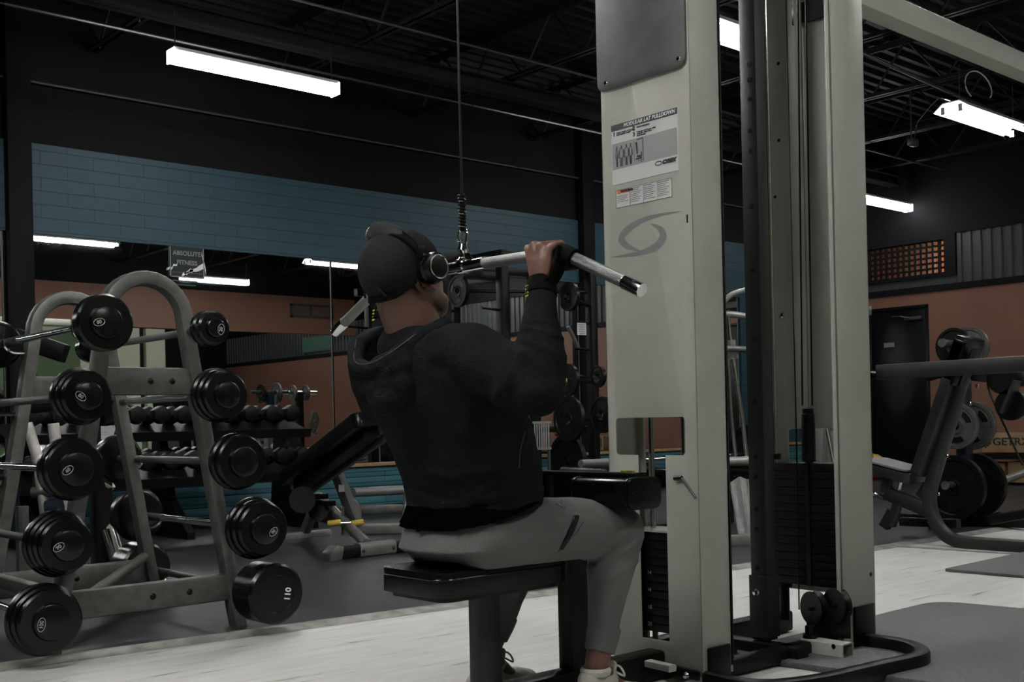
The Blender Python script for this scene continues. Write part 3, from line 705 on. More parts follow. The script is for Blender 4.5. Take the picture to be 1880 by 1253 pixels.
# lat stack behind the slot
sy0, sy1 = 2.215, 2.46; zc = .62
stz = onX(1205, 977, TX + .03).z; stb = onX(1205, 1160, TX + .03).z
nP = 12; hP = (stz - stb) / nP
st0 = None
for k in range(nP):
    z0 = stb + k * hP
    if st0 is None:
        st0 = obj('weight_plate', MB().bb((TX + .022, sy0, z0 + .001), (TX + .13, sy1, z0 + hP - .001)), 'stack', mach, bevel=.002)
    else:
        c = st0.copy(); COL.objects.link(c); c.parent = mach; c.location = (0, 0, k * hP)
obj('stack_cover', MB().bb((TX + .018, sy0, stz), (TX + .135, sy1, stz + .006)), 'machine', mach)
for (px, py, s) in ((1192, 1052, '14'), (1192, 1083, '16'), (1193, 1115, '18'), (1193, 1146, '20')):
    q = onX(px, py, TX + .021); text('numeral', s, .018, q, LU, LV, 'label_mid', mach, align='CENTER')
# hook pin on the right leg
h0, h1, h2 = onX(1238, 879, TX - .008), onX(1252, 878, TX - .008), onX(1277, 915, TX - .004)
obj('hook', MB().tube(fillet([h0 + V((-.05, 0, 0)) * 0, h1, h2], .01), .0042), 'iron_grey', mach)
obj('hook_grip', MB().cyl(h0, h1, .0065), 'black', mach)
# black foot brackets and base frame
obj('foot_bracket', MB().bb((TX + .02, TY0 - .012, .02), (TX + .12, TY0 - .002, .115)).bb((TX - .012, TY0 + .01, .02), (TX, TY0 + .12, .046)), 'dark_tube', mach, bevel=.003)
obj('bolt', MB().lathe([(0, .010), (.008, .007), (.011, 0)][::-1], (TX - .012, TY0 + .055, .03), (-1, 0, 0), 16), 'chrome', mach)
BZ = .032
obj('base_tube', MB().rect(fillet([(1.9, MY, BZ + .015), (2.9, MY, BZ + .015)], .05), .075, .085, .012), 'dark_tube', mach)
obj('base_tube', MB().rect([(1.92, MY - .16, .022), (1.92, MY + .16, .022)], .06, .04, .008), 'dark_tube', mach)
pbt = [(2.62, 2.12, BZ), (2.60, 1.93, BZ), (2.78, 1.855, BZ), (3.02, 1.835, BZ), (3.30, 1.80, BZ), (3.43, 1.93, BZ), (3.42, 2.12, BZ)]
obj('base_loop', MB().rect(fillet(pbt, .12, 8), .05, .055, .014), 'dark_tube', mach)
obj('base_tube', MB().rect([(2.78, 2.19, BZ), (3.35, 2.17, BZ)], .055, .05, .01), 'dark_tube', mach)
obj('base_tube', MB().rect([(2.70, 2.50, BZ + .01), (3.55, 2.50, BZ + .01)], .06, .075, .01), 'dark_tube', mach)
obj('base_tube', MB().rect([(3.10, 2.12, BZ), (3.10, 2.53, BZ)], .06, .05, .01), 'dark_tube', mach)
obj('small_bracket', MB().rect([onZ(1190, 1218, .07), onZ(1235, 1228, .07)], .03, .02, .003), 'machine', mach)
# upright mast with holes
mx0 = 3.09; my0 = onX(1395, 500, mx0).y; my1 = onX(1366, 500, mx0).y
mast = obj('mast', MB().bb((mx0, my0, .06), (mx0 + .055, my1, TTOP)), 'char_tube', mach, bevel=.003)
hm = None
for py in (118, 147, 182, 241, 278, 379, 382 + 115, 624, 737, 839, 876, 935, 972, 1044):
    q = onX(1375 + (py - 118) * .0165, py, mx0)
    if hm is None: hm = obj('bolt_hole', MB().cyl(q + V((-.0012, 0, 0)), q + V((.002, 0, 0)), .0085), 'black', mast); q0 = q
    else: c = hm.copy(); COL.objects.link(c); c.parent = mast; c.location = q - q0
q = onX(1395, 1058, mx0 - .005)
obj('mast_sleeve', MB().bb((mx0 - .005, my0 - .006, .07), (mx0 + .062, my1 + .006, q.z)), 'char_tube', mach, bevel=.003)
q = onX(1388, 1089, mx0 - .006); obj('bolt', MB().lathe([(.005, .007), (.010, .006), (.013, 0)][::-1], q, (-1, 0, 0), 16), 'chrome', mach)
# rear tower: opens toward the camera side, panel faces away
RX = 3.50; RY0 = 2.10; RY1 = 2.50; RF = 3.30; RTOP = 2.62
wza, wzb = onX(1450, 788, RX).z, .25
whole = [( -onX(1447, 800, RX).y, wzb), (-onX(1447, 800, RX).y, wza), (-(RY0 + .02), wza), (-(RY0 + .02), wzb)]
x0h, x1h = whole[0][0], whole[2][0]
obj('rear_panel', MB().prism([(-RY1, .17), (-RY0, .17), (-RY0, RTOP), (-RY1, RTOP)], [rrect(x0h, wzb, x1h, wza, .014)[::1]], (RX + .004, 0, 0), (0, -1, 0), (0, 0, 1), .004), 'machine', mach, bevel=.001)
obj('rear_side', MB().bb((RF, RY0, TB - .01), (RX + .004, RY0 + .005, RTOP)).bb((RF, RY0, TB), (RF + .006, RY0 + .02, RTOP)), 'machine', mach, bevel=.0015)
obj('rear_side', MB().bb((3.435, RY1 - .005, TB), (RX + .004, RY1, RTOP)), 'machine', mach, bevel=.0015)
obj('rear_rib', MB().prism([(-2.35, .8), (-2.335, .8), (-2.33, RTOP), (-2.36, RTOP)], [], (RX - .012, 0, 0), (0, -1, 0), (0, 0, 1), .01), 'machine', mach)
rib = MB()
for yy in (2.225, 2.20): rib.rect([(RX - .004, yy, wza + .01), (RX - .004, yy + .002, RTOP - .1)], .010, .012, .004, upv=(0, 1, 0))
obj('rear_fold', rib, 'machine', mach)
obj('side_bracket', MB().bb((RF + .06, RY0 - .012, .02), (RX - .02, RY0 - .002, .155)), 'black', mach, bevel=.002)
q = onY(1570, 1165, RY0 - .002); q2 = onY(1592, 1120, RY0 - .002)
obj('serial_label', MB().bb((onY(1584, 1140, RY0).x, RY0 - .002, onY(1590, 1160, RY0).z), (onY(1597, 1140, RY0).x, RY0, onY(1590, 1118, RY0).z)), 'label_mid', mach)
q = onY(1599, 1055, RY0 - .001); obj('bolt_hole', MB().cyl(q, q + V((0, .002, 0)), .008), 'black', mach)
q = onX(1436, 580, RX); obj('bolt', MB().lathe([(.004, .009), (.010, .007), (.013, 0)][::-1], q, (-1, 0, 0), 16), 'chrome', mach)
for (a, b) in ((1429, 117), (1430, 258), (1423, 362)):
    q = onX(a, b, RX); obj('bolt_hole', MB().cyl(q + V((-.002, 0, 0)), q, .006), 'black', mach)
for (a, n_) in ((1418, 'guide_rod'), (1546, 'guide_rod')):
    q = onX(a, 600, 3.42); obj(n_, MB().cyl((3.42, q.y, .1), (3.42, q.y, RTOP - .1), .0095), 'chrome', mach)
    obj('rod_collar', MB().cyl((3.42, q.y, .645), (3.42, q.y, .665), .022), 'black', mach)
rs0, rs1 = onX(1555, 1000, 3.37).y, onX(1410, 1000, 3.37).y; rzt = onX(1480, 851, 3.37).z; rzb = onX(1500, 1078, 3.37).z
nR = 15; hR = (rzt - rzb) / nR; s0_ = None
for k in range(nR):
    if s0_ is None: s0_ = obj('weight_plate', MB().bb((3.37, rs0, rzb + .001), (3.475, rs1, rzb + hR - .001)), 'stack', mach, bevel=.002)
    else: c = s0_.copy(); COL.objects.link(c); c.parent = mach; c.location = (0, 0, k * hR)
ymid = (rs0 + rs1) / 2 - .01
obj('selector_strip', MB().bb((3.366, ymid - .008, rzb), (3.37, ymid + .008, rzt)), 'black', mach)
ph = MB()
for k in range(nR): ph.cyl((3.3655, ymid, rzb + hR * (k + .5)), (3.367, ymid, rzb + hR * (k + .5)), .005, 10)
obj('selector_holes', ph, 'iron', mach)
obj('damper', MB().cyl((3.42, rs1 - .03, .07), (3.42, rs1 - .03, rzb), .018).cyl((3.42, rs1 - .03, rzb - .02), (3.42, rs1 - .03, rzb - .005), .028), 'dark_tube', mach)
# selector head hanging on the cables
hq = onX(1484, 800, 3.40)
obj('stack_head', MB().lathe([(.0, 0), (.024, 0), (.024, .10), (.022, .165), (.019, .168), (.019, .185), (.0, .185)], (3.40, hq.y, onX(1484, 848, 3.40).z), (0, 0, 1), 24).cyl((3.40, hq.y, rzt), (3.40, hq.y, hq.z), .014), 'black', mach)
ztop = RTOP + .02
for (xa, xb_) in ((1466, 1473), (1480, 1491)):
    obj('cable', MB().tube([onX(xa, 0, 3.40) + V((0, 0, .25)), onX(xb_, 745, 3.40)], .0032, 8), 'black', mach)
obj('cable', MB().tube([onX(1443, 0, 3.36) + V((0, 0, .25)), onX(1463, 850, 3.36), onX(1467, 1120, 3.36)], .0026, 8), 'black', mach)
# lower pulleys and white cross tube
def pulley(mb, c, r, w, ax): mb.lathe([(.012, -w / 2), (r, -w / 2), (r, -w / 2 + .003), (r - .012, -.003), (r - .012, .003), (r, w / 2 - .003), (r, w / 2), (.012, w / 2)], c, ax, 32)
for (a, b) in ((1495, 1117), (1537, 1112)):
    q = onX(a, b, 3.30); mb = MB(); pulley(mb, q, .057, .03, (.95, -.3, 0)); pp = obj('pulley', mb, 'black', mach)
    obj('axle_bolt', MB().lathe([(0, .006), (.006, .005), (.008, 0)][::-1], q + V((-.02, 0, 0)), (-1, -.1, 0), 12), 'iron', pp)
qa, qb = onX(1478, 1172, 3.27), onX(1556, 1158, 3.27)
obj('pulley_bracket', MB().prism([(-qa.y, qa.z), (-qb.y, qb.z - .03), (-qb.y, qb.z + .06), (-(qb.y + .03), qb.z + .075), (-(qa.y - .02), qa.z + .09), (-qa.y - .004, qa.z + .05)], [], (3.29, 0, 0), (0, -1, 0), (0, 0, 1), .006), 'black', mach, bevel=.002)
wt = MB(); w0, w1 = onX(1485, 1188, 3.22), onX(1560, 1192, 3.26)
Wd = .034
wt.prism(rrect(-.03, -.03, .03, .03, .005), [rrect(-.025, -.025, .025, .025, .003)], w0 + V((-.0, .012, 0)), (1, .0, 0), (0, 0, 1), (w0.y - w1.y) + .03)
obj('cross_tube', wt, 'machine', mach, bevel=.001)
q = onX(1530, 1188, 3.19); obj('bolt_hole', MB().cyl(q, q + V((.003, 0, 0)), .008), 'black', mach)
obj('adjuster', MB().cyl((3.22, w0.y - .005, w0.z + .03), (3.22, w0.y - .005, w0.z + .07), .016).cyl((3.22, w0.y - .005, w0.z + .03), (3.22, w0.y - .005, w0.z + .042), .024), 'black', mach)
# overhead beam to the next station and head frame
b0, b1 = onY(1580, -2, RY0 + .06), onY(1880, 133, RY0 + .06)
b1m, b2m = onY(1620, 0, RY0), onY(1880, 118, RY0)
zb0 = onY(1880, 132, RY0).z; zb1 = onY(1880, 96, RY0).z
obj('overhead_beam', MB().rect([(RX, RY0 + .04, (zb0 + zb1) / 2), (5.6, RY0 + .04, (zb0 + zb1) / 2)], .08, zb1 - zb0, .006), 'machine', mach)
obj('head_frame', MB().rect([(TX + .06, MY, TTOP - .04), (RX, MY, TTOP - .04)], .10, .08).rect([(3.25, MY, TTOP - .04), (1.80, MY, TTOP + .02)], .07, .09), 'machine', mach)
obj('slot', MB().bb((RX - .014, onX(1480, 30, RX).y, onX(1468, 45, RX).z), (RX - .001, onX(1457, 30, RX).y, onX(1468, 8, RX).z)), 'black', mach, bevel=.003)
obj('top_dark_sheet', MB().bb((RX - .010, RY0 + .01, onX(1510, 33, RX).z), (RX - .001, onX(1482, 30, RX).y, RTOP)), 'black', mach)  # black sheet stands in for the darkness above the panel top
# main cable from the front arm pulley
hk = onX(850, 356, 1.91)
ctop = V((1.91, MY - .0, TTOP - .05))
mb = MB(); pulley(mb, (1.965, MY, TTOP - .06), .057, .03, (0, 1, 0)); obj('pulley', mb, 'black', mach)
obj('pulley_hanger', MB().bb((1.95, MY - .02, TTOP - .06), (1.98, MY - .017, TTOP + .02)).bb((1.95, MY + .017, TTOP - .06), (1.98, MY + .02, TTOP + .02)), 'machine', mach)
obj('main_cable', MB().tube([ctop, (1.91, MY, hk.z)], .0035, 8), 'black', mach)
sp = [V((1.91, MY, hk.z)) + V((.009 * math.cos(k * 1.2), .009 * math.sin(k * 1.2), -.0016 * k)) for k in range(60)]
obj('cable_spring', MB().tube(sp, .0028, 6).cyl((1.91, MY, hk.z - .10), (1.91, MY, hk.z), .006), 'black', mach)
# seat
SX0, SX1, SY0_, SY1_ = 1.70, 2.15, 2.195, 2.47; sz1 = onY(805, 1062, SY0_ ).z
st_ = onD(760, 1050, 2.85).z; ST = st_
sx = V((SX0, SY0_, 0))
seat = MB().prism(rrect(SX0, SY0_, SX1, SY1_, .045, 8), [], (0, 0, ST - .062), (1, 0, 0), (0, 1, 0), .062)
obj('seat_pad', seat, 'vinyl', mach, bevel=.014, seg=4)
pp_ = [V((a, b, ST - .016)) for a, b in rrect(SX0 - .001, SY0_ - .001, SX1 + .001, SY1_ + .001, .046, 8)]
obj('seat_piping', MB().tube(pp_, .003, 6, closed=True), 'vinyl', mach)
obj('seat_board', MB().prism(rrect(SX0 + .02, SY0_ + .02, SX1 - .02, SY1_ - .02, .03), [], (0, 0, ST - .075), (1, 0, 0), (0, 1, 0), .014), 'black', mach)
obj('seat_post', MB().rect([(1.957, MY, .06), (1.957, MY, ST - .07)], .048, .080, .008, upv=(1, 0, 0)), 'char_tube', mach)
obj('pad_post', MB().rect([(2.29, MY, .06), (2.29, MY, .60)], .058, .075, .008, upv=(1, 0, 0)), 'dark_tube', mach)
# thigh pads on their cross bar
pt, pb2 = onD(1150, 880, 3.0).z, onD(1150, 938, 3.0).z
for (a, b) in ((2.045, 2.265), (2.42, 2.64)):
    mb = MB().prism([(x, z) for x, z in rrect(2.215, pb2, 2.345, pt, .022)], [], (0, b, 0), (1, 0, 0), (0, 0, 1), b - a)
    pd = obj('thigh_pad', mb, 'vinyl', mach, bevel=.008, seg=3)
    for yy in (a + .012, b - .012): obj('pad_piping', MB().tube([(x, yy, z) for x, z in rrect(2.2145, pb2 - .0005, 2.3455, pt + .0005, .022)], .0022, 6, closed=True), 'vinyl', pd)
obj('pad_bar', MB().rect([(2.28, 2.06, pt + .007), (2.28, 2.63, pt + .007)], .05, .012, .003).bb((2.26, 2.3, .56), (2.32, 2.38, pt + .003)), 'dark_tube', mach)
# ------------------------------------------------------------ the bar and its clip (hang from the cable)
BX = 1.91; bc, bR = onX(850, 490, BX), onX(1030, 465, BX); bE = onX(1178, 533, BX)
zc_ = bc.z; L1_ = MY - bR.y; zR = bR.z + .003; L2_ = MY - bE.y; zE = bE.z
bar = thing('lat_bar', 'long chrome knurled pulldown bar with drooping ends held by the man', 'pulldown bar', (BX, MY, zc_))
def P_(s, t): return V((BX, MY - s * t, 0))
path = [V((BX, MY + L2_, zE)), V((BX, MY + L1_, zR)), V((BX, MY, zc_)), V((BX, MY - L1_, zR)), V((BX, MY - L2_, zE))]
BR = .0150
obj('bar_shaft', MB().tube(fillet(path, .05, 8), BR, 20), 'knurl', bar)
for s in (-1, 1):
    e = V((BX, MY - s * L2_, zE)); dd_ = (V((BX, MY - s * L1_, zR)) - e).normalized()
    obj('end_sleeve', MB().lathe([(.0, -.001), (BR + .001, -.001), (BR + .0015, .004), (BR + .0015, .055), (BR, .058)], e, dd_, 24), 'chrome', bar)
cen = V((BX, MY, zc_))
obj('centre_sleeve', MB().cyl(cen + V((0, -.09, 0)), cen + V((0, .09, 0)), BR + .002, 20), 'chrome', bar)
obj('swivel', MB().lathe([(.0, 0), (.017, 0), (.019, .012), (.012, .02), (.012, .034), (.016, .040), (.010, .055), (0, .055)], cen + V((0, 0, .004)), (0, 0, 1), 20).lathe([(.0205, -.012), (.0205, .012), (.0, .012)], cen, (0, 1, 0), 20), 'chrome', bar)
obj('swivel_flange', MB().prism([(-.05, -.002), (.05, -.002), (.022, .022), (-.022, .022)], [], cen + V((-.004, 0, .012)), (0, 1, 0), (0, 0, 1), .008), 'chrome', bar, bevel=.002)
zk = zc_ + .055
carab = thing('carabiner', 'steel snap hook joining the cable to the pulldown bar', 'carabiner', (BX, MY, zk))
hl = hk.z - .10 - zk
cp = [V((BX, MY + .017 * math.cos(t) * (1 + .25 * math.sin(t)), zk + hl * .5 + (hl * .5 + .008) * math.sin(t))) for t in [2 * PI * k / 28 for k in range(28)]]
obj('ring', MB().tube(cp, .0042, 8, closed=True), 'chrome', carab)
obj('gate', MB().cyl((BX, MY - .016, zk + hl * .25), (BX, MY - .019, zk + hl * .8), .0045), 'chrome', carab)
# ============================================================ THE MAN
man_loc = (1.86, MY, 0)
zs = CAMH - .78
def pz(x, y, z): return V((x, y, z + zs))
shR, elR, wrR = pz(1.77, 2.135, .945), pz(1.80, 1.940, .866), pz(1.873, 1.998, 1.110)
shL, elL, wrL = pz(1.75, 2.52, .965), pz(1.860, 2.665, .858), pz(1.885, 2.660, 1.110)
hipR, hipL = pz(1.93, 2.235, .475), pz(1.93, 2.445, .475)
knR = onX(1150, 972, 2.32); knR.z -= .0; knR = V((2.315, 2.155, knR.z)); knL = V((2.33, 2.52, knR.z + .005))
ankR = V((2.185, 2.15, .135)); ankL = V((2.095, 2.50, .13))
headc = pz(1.715, 2.335, 1.165)
# ---- body: one continuous skin surface (head, neck, torso, arms, hands' palms, legs)
b = MB()
R_head = Matrix.Rotation(math.radians(-14), 3, 'Y')          # chin lifted, looking up along the cable
def H(x, y, z): return headc + R_head @ V((x, y, z))          # head frame: +x face, z up
ell(b, H(-.012, 0, .016), (.090, .070, .080), R_head)
ell(b, H(.03, 0, -.045), (.068, .058, .075), R_head)
chain(b, [(H(.055, -.036, -.088), .028), (H(.083, 0, -.108), .023), (H(.055, .036, -.088), .028)]); ell(b, H(.02, 0, -.095), (.06, .05, .035), R_head)   # jaw and chin
chain(b, [(H(.0, -.055, -.055), .022), (H(.055, -.036, -.088), .027)]); chain(b, [(H(.0, .055, -.055), .022), (H(.055, .036, -.088), .027)])
chain(b, [(H(.083, 0, .03), .010), (H(.108, 0, -.012), .0135), (H(.098, 0, -.02), .012)])           # nose
for s in (-1, 1):
    chain(b, [(H(.080, s * .012, .038), .010), (H(.070, s * .045, .036), .010)])                    # brow
    ell(b, H(.070, s * .042, -.005), (.02, .02, .016), R_head)                                     # cheek
    ell(b, H(.094, s * .013, -.018), (.009, .008, .007), R_head)
chain(b, [(H(.086, -.022, -.045), .008), (H(.094, 0, -.043), .009), (H(.086, .022, -.045), .008)])
chain(b, [(H(.084, -.018, -.058), .008), (H(.091, 0, -.059), .009), (H(.084, .018, -.058), .008)])
chain(b, [(H(-.03, 0, -.055), .066), (pz(1.745, 2.335, 1.01), .074), (pz(1.765, 2.335, .95), .085)])
loft(b, [(pz(1.76, 2.335, 1.0), V((0, .08, 0)), V((.07, 0, 0))), (pz(1.77, 2.335, .95), V((0, .17, 0)), V((.10, 0, 0))), (pz(1.83, 2.335, .83), V((0, .18, 0)), V((.12, 0, 0))),
         (pz(1.895, 2.335, .68), V((0, .16, 0)), V((.11, 0, 0))), (pz(1.915, 2.335, .52), V((0, .15, 0)), V((.11, 0, 0)))])
for sh, el, wr in ((shR, elR, wrR), (shL, elL, wrL)):
    chain(b, [(sh, .055), (sh.lerp(el, .5), .05), (el, .042), (el.lerp(wr, .35), .043), (wr, .027)])
for hp, kn, an, s in ((hipR, knR, ankR, -1), (hipL, knL, ankL, 1)):
    chain(b, [(hp + V((0, 0, .015)), .066), (hp.lerp(kn, .5) + V((0, 0, .02)), .058), (kn, .045), (kn.lerp(an, .3) + V((-.018, 0, 0)), .042), (kn.lerp(an, .75), .036), (an, .033)])
    chain(b, [(an, .033), (an + V((.07, 0, -.07)), .03), (an + V((.16, 0, -.10)), .025)]); ell(b, an + V((-.03, 0, -.08)), (.035, .03, .03))
# hands: palm slab behind the bar, four fingers over it and under, thumb below
def zbar(y):
    s = abs(y - MY); return zc_ + (zR - zc_) * min(s, L1_) / L1_ + (0 if s < L1_ else (zE - zR) * (s - L1_) / (L2_ - L1_))
def hand(mb, wr, s, y_in, y_out):
    # s=-1 right hand; index finger is nearest the outer bend? -> overhand grip: index toward centre
    ys = [y_in + (y_out - y_in) * t for t in (.06, .35, .64, .92)]
    rr = (.0098, .0102, .0098, .0085)
    kx = BX - .036
    kn = [V((kx - (.004 if i in (1, 2) else 0), y, zbar(y) + (.014, .018, .014, .006)[i])) for i, y in enumerate(ys)]
    for i, y in enumerate(ys):
        c = V((BX, y, zbar(y))); g = BR + rr[i] * .92
        p = [(kn[i], rr[i] * 1.12)]
        for a in (128, 80, 30, -20, -62): p.append((c + V((g * math.cos(math.radians(a)), 0, g * math.sin(math.radians(a)))), rr[i] * (1 if a > 0 else .93)))
        chain(mb, p)
        chain(mb, [(kn[i], rr[i] * 1.1), (wr.lerp(kn[i], .3), .016)])      # metacarpal ridge
    m0 = (kn[0] + kn[3]) / 2
    loft(mb, [(wr + V((0, 0, -.01)), V((0, .028, 0)), V((.021, 0, 0))), (wr.lerp(m0, .35), V((0, .036, 0)), V((.021, 0, 0))), (wr.lerp(m0, .7), V((0, .042, 0)), V((.018, 0, 0))), (m0 + V((.004, 0, -.004)), V((0, .041, 0)), V((.014, 0, 0)))], 20)
    yt = y_in + (y_out - y_in) * -.02
    tb = wr + V((.012, (yt - wr.y) * .55, .03)); c = V((BX, yt, zbar(yt))); g = BR + .011
    chain(mb, [(tb, .015), (wr.lerp(c, .6) + V((.004, 0, -.01)), .0135), (c + V((-g * .35, 0, -g * .95)), .0112), (c + V((g * .75, (y_out - y_in) * .16, -g * .65)), .0105), (c + V((g * .95, (y_out - y_in) * .30, g * .1)), .0095)])
hm_ = MB()
hand(b, wrR, -1, 2.050, 1.963)
hand(b, wrL, 1, MY * 2 - 2.050, MY * 2 - 1.963)
def bdisp(c, n): return 0.0012 * noise.noise(c * 30)
man = blob('person', b, 'skin', None, voxel=.0048, smooth=3, disp=bdisp, loc=man_loc)
tag(man, 'man in a dark hoodie, cap and grey joggers seated on the machine pulling the bar', 'person')
# ear, stubble, eyes
def curve_pts(f, n): return [f(k / (n - 1)) for k in range(n)]
for s in (-1, 1):
    eb = MB()
    for k in range(1):
        path_ = [H(-.008 + .022 * math.cos(t) * 1.0, s * (.079 + .006 * math.sin(t)), -.018 + .032 * math.sin(t)) for t in [math.radians(a) for a in range(60, 331, 18)]]
        chain(eb, [(p, .0062) for p in path_])
    ell(eb, H(-.004, s * .074, -.02), (.014, .008, .024), R_head); ell(eb, H(.004, s * .077, -.045), (.010, .006, .010), R_head)
    blob('ear', eb, 'skin', man, voxel=.0025, smooth=4)
    obj('eye', MB().sphere(H(.079, s * .031, .016), .0125, 16), 'paper', man)
    obj('iris', MB().sphere(H(.0865, s * .031, .017), .0062, 12), 'ink', man)
stub = MB(); ell(stub, H(.06, 0, -.085), (.042, .05, .026), R_head)
chain(stub, [(H(.0, -.060, -.052), .018), (H(.055, -.041, -.090), .025), (H(.083, 0, -.110), .021), (H(.055, .041, -.090), .025), (H(.0, .060, -.052), .018)])
blob('stubble', stub, mat('short stubble', (.13, .085, .065), .8, noise_amt=.4, nscale=200), man, voxel=.004, smooth=3)
# ---- hoodie
h = MB(); hY = MY - .005
rings = [(1.928, .546, .190, .156, .035), (1.926, .585, .196, .158, .03), (1.918, .64, .202, .162, .015), (1.895, .70, .212, .165), (1.868, .76, .222, .168), (1.835, .83, .228, .165), (1.808, .89, .225, .155), (1.785, .94, .205, .135), (1.765, .975, .165, .112), (1.755, 1.005, .115, .092), (1.748, 1.028, .082, .078)]
loft(h, [(pz(r_[0], hY, r_[1]), V((0, r_[2], 0)), V((r_[3], 0, r_[4] if len(r_) > 4 else 0))) for r_ in rings], 36, 2.25)
for sh, el, wr, s in ((shR, elR, wrR, -1), (shL, elL, wrL, 1)):
    mid = sh.lerp(el, .5); cuff = wr + (el - wr).normalized() * .085
    chain(h, [(V((1.78, hY + s * .11, sh.z + .01)), .078), (sh, .079), (mid + V((0, 0, -.012)), .075), (el + V((0, 0, -.01)), .064), (el.lerp(wr, .22), .063), (el.lerp(wr, .45), .053), (el.lerp(wr, .68), .043), (cuff, .038)])
    ell(h, el + V((-.01, 0, -.02)), (.055, .05, .045))
ell(h, pz(1.74, 2.20, .99), (.06, .05, .03)); ell(h, pz(1.735, 2.20, .955), (.062, .07, .055)); ell(h, pz(1.74, 2.47, .99), (.06, .05, .03))
def seg_d(p, a, b):
    ab = b - a; t = max(0, min(1, (p - a).dot(ab) / ab.length_squared)); return (p - (a + ab * t)).length, t
folds = []   # (a, b, width, height) world-space crease lines on the camera side of the back
def F(px0, py0, px1, py1, w, hgt, dd=2.72):
    folds.append((onD(px0, py0, dd), onD(px1, py1, dd), w, hgt))
def onsurf(c): return c
wr_lines = [  # image-space reference points only used to lay out creases, as lines in depth
    ((940, 640), (905, 760), .012, .007), ((905, 640), (880, 800), .016, -.006), ((960, 650), (925, 720), .010, .008), ((870, 720), (850, 800), .018, .004),
    ((740, 880), (960, 860), .012, .006), ((735, 905), (880, 930), .010, -.006), ((745, 850), (860, 890), .012, .006), ((880, 905), (985, 850), .012, .006), ((800, 935), (960, 905), .010, .005),
    ((962, 628), (1015, 652), .007, .005), ((966, 604), (1030, 622), .005, .004), ((970, 590), (1010, 592), .005, .004), ((965, 650), (1000, 690), .008, .005), ((1000, 668), (1040, 655), .010, .003),
    ((968, 775), (955, 860), .009, .008), ((780, 720), (760, 800), .016, .004), ((960, 680), (990, 735), .02, -.004)]
def proj(c):
    d = c.dot(fwd); l = c.dot(rgt) / d * FOC; v = (c.z - CAMH) / d * FOC; du = (l - ROLL * v) / (1 + ROLL * ROLL); return PCX + du, PCY - (v + ROLL * du), d
lines3 = []
for (a, b_, w_, hh) in wr_lines:      # put every crease at the depth of the back surface
    dep = 2.80 if a[0] < 900 else (2.70 if a[0] < 950 else 2.66)
    lines3.append((onD(*a, dep), onD(*b_, dep), w_, hh))
def hdisp(c, n):
    d = .0045 * noise.noise(V((c.x * 7, c.y * 7, c.z * 11))) + .0028 * noise.noise(V((c.x * 16, c.y * 16, c.z * 30 + 5)))
    if n.dot(fwd) < .25:
        for a, b_, w_, hh in lines3:
            m_ = (a + b_) / 2
            if (c - m_).length > .25: continue
            # distance to the crease plane spanned by the line and the depth direction
            ab = b_ - a; q = c - a; q = q - fwd * q.dot(fwd); ab2 = ab - fwd * ab.dot(fwd); L2 = ab2.length; t = q.dot(ab2) / (L2 * L2)
            if t < -.15 or t > 1.15: continue
            e = (q - ab2 * t).length; fade = 1 if 0 <= t <= 1 else max(0, 1 - (abs(t - .5) - .5) / .15)
            d += hh * fade * math.exp(-(e / w_) ** 2)
    # ribbed hem pulls in
    return d
hoodie = blob('hoodie', h, 'hoodie', man, voxel=.0065, smooth=5, disp=hdisp)
# ribbed hem and cuffs
hemr = MB(); loft(hemr, [(pz(1.928, hY, .540), V((0, .192, 0)), V((.156, 0, .037))), (pz(1.928, hY, .59), V((0, .197, 0)), V((.159, 0, .030)))], 44)
blob('hem', hemr, 'hoodie', man, voxel=.006, smooth=2)
for el, wr in ((elR, wrR), (elL, wrL)):
    dcf = (el - wr).normalized(); obj('cuff', MB().lathe([(.030, 0), (.036, .002), (.038, .02), (.040, .065), (.036, .07)], wr + dcf * .028, dcf, 24), 'hoodie', man)
# hood hanging open behind the neck
hd = MB()
roll = [(pz(1.815, 2.255, .995), .022), (pz(1.765, 2.245, 1.02), .026), (pz(1.690, 2.255, .990), .024), (pz(1.635, 2.285, .945), .022), (pz(1.603, 2.34, .918), .021), (pz(1.603, 2.40, .930), .021), (pz(1.640, 2.445, .985), .024), (pz(1.73, 2.435, 1.02), .027), (pz(1.81, 2.42, .995), .022)]
chain(hd, roll)
chain(hd, [(pz(1.645, 2.285, .925), .030), (pz(1.640, 2.345, .875), .042), (pz(1.635, 2.405, .915), .030)])
ell(hd, pz(1.650, 2.35, .885), (.045, .09, .055)); ell(hd, pz(1.648, 2.33, .850), (.042, .065, .050)); ell(hd, pz(1.66, 2.29, .88), (.036, .05, .05))
chain(hd, [(pz(1.70, 2.262, 1.0), .022), (pz(1.66, 2.27, .93), .03), (pz(1.665, 2.31, .875), .03)])
def hddisp(c, n): return .004 * noise.noise(V((c.x * 14, c.y * 14, c.z * 14))) + .002 * noise.noise(c * 40)
hood = blob('hood', hd, 'hoodie', man, voxel=.005, smooth=4, disp=hddisp)
in_ = MB(); chain(in_, [(pz(1.69, 2.285, .985), .02), (pz(1.65, 2.31, .945), .024), (pz(1.638, 2.35, .930), .026), (pz(1.65, 2.40, .945), .024), (pz(1.69, 2.42, .99), .02)])
blob('hood_dark_fill', in_, 'undershirt', man, voxel=.005, smooth=6)  # black filler puts the shade inside the hood into the colour
sm = [p + V((-.026, -.010, .012)) for p, r in roll[1:8]]
def spl(P, n=8):
    out = []
    for i in range(len(P) - 1):
        a, b_, c, d = P[max(i - 1, 0)], P[i], P[i + 1], P[min(i + 2, len(P) - 1)]
        for k in range(n):
            t = k / n; out.append(.5 * ((2 * b_) + (c - a) * t + (2 * a - 5 * b_ + 4 * c - d) * t * t + (3 * b_ - a - 3 * c + d) * t ** 3))
    return out + [P[-1]]
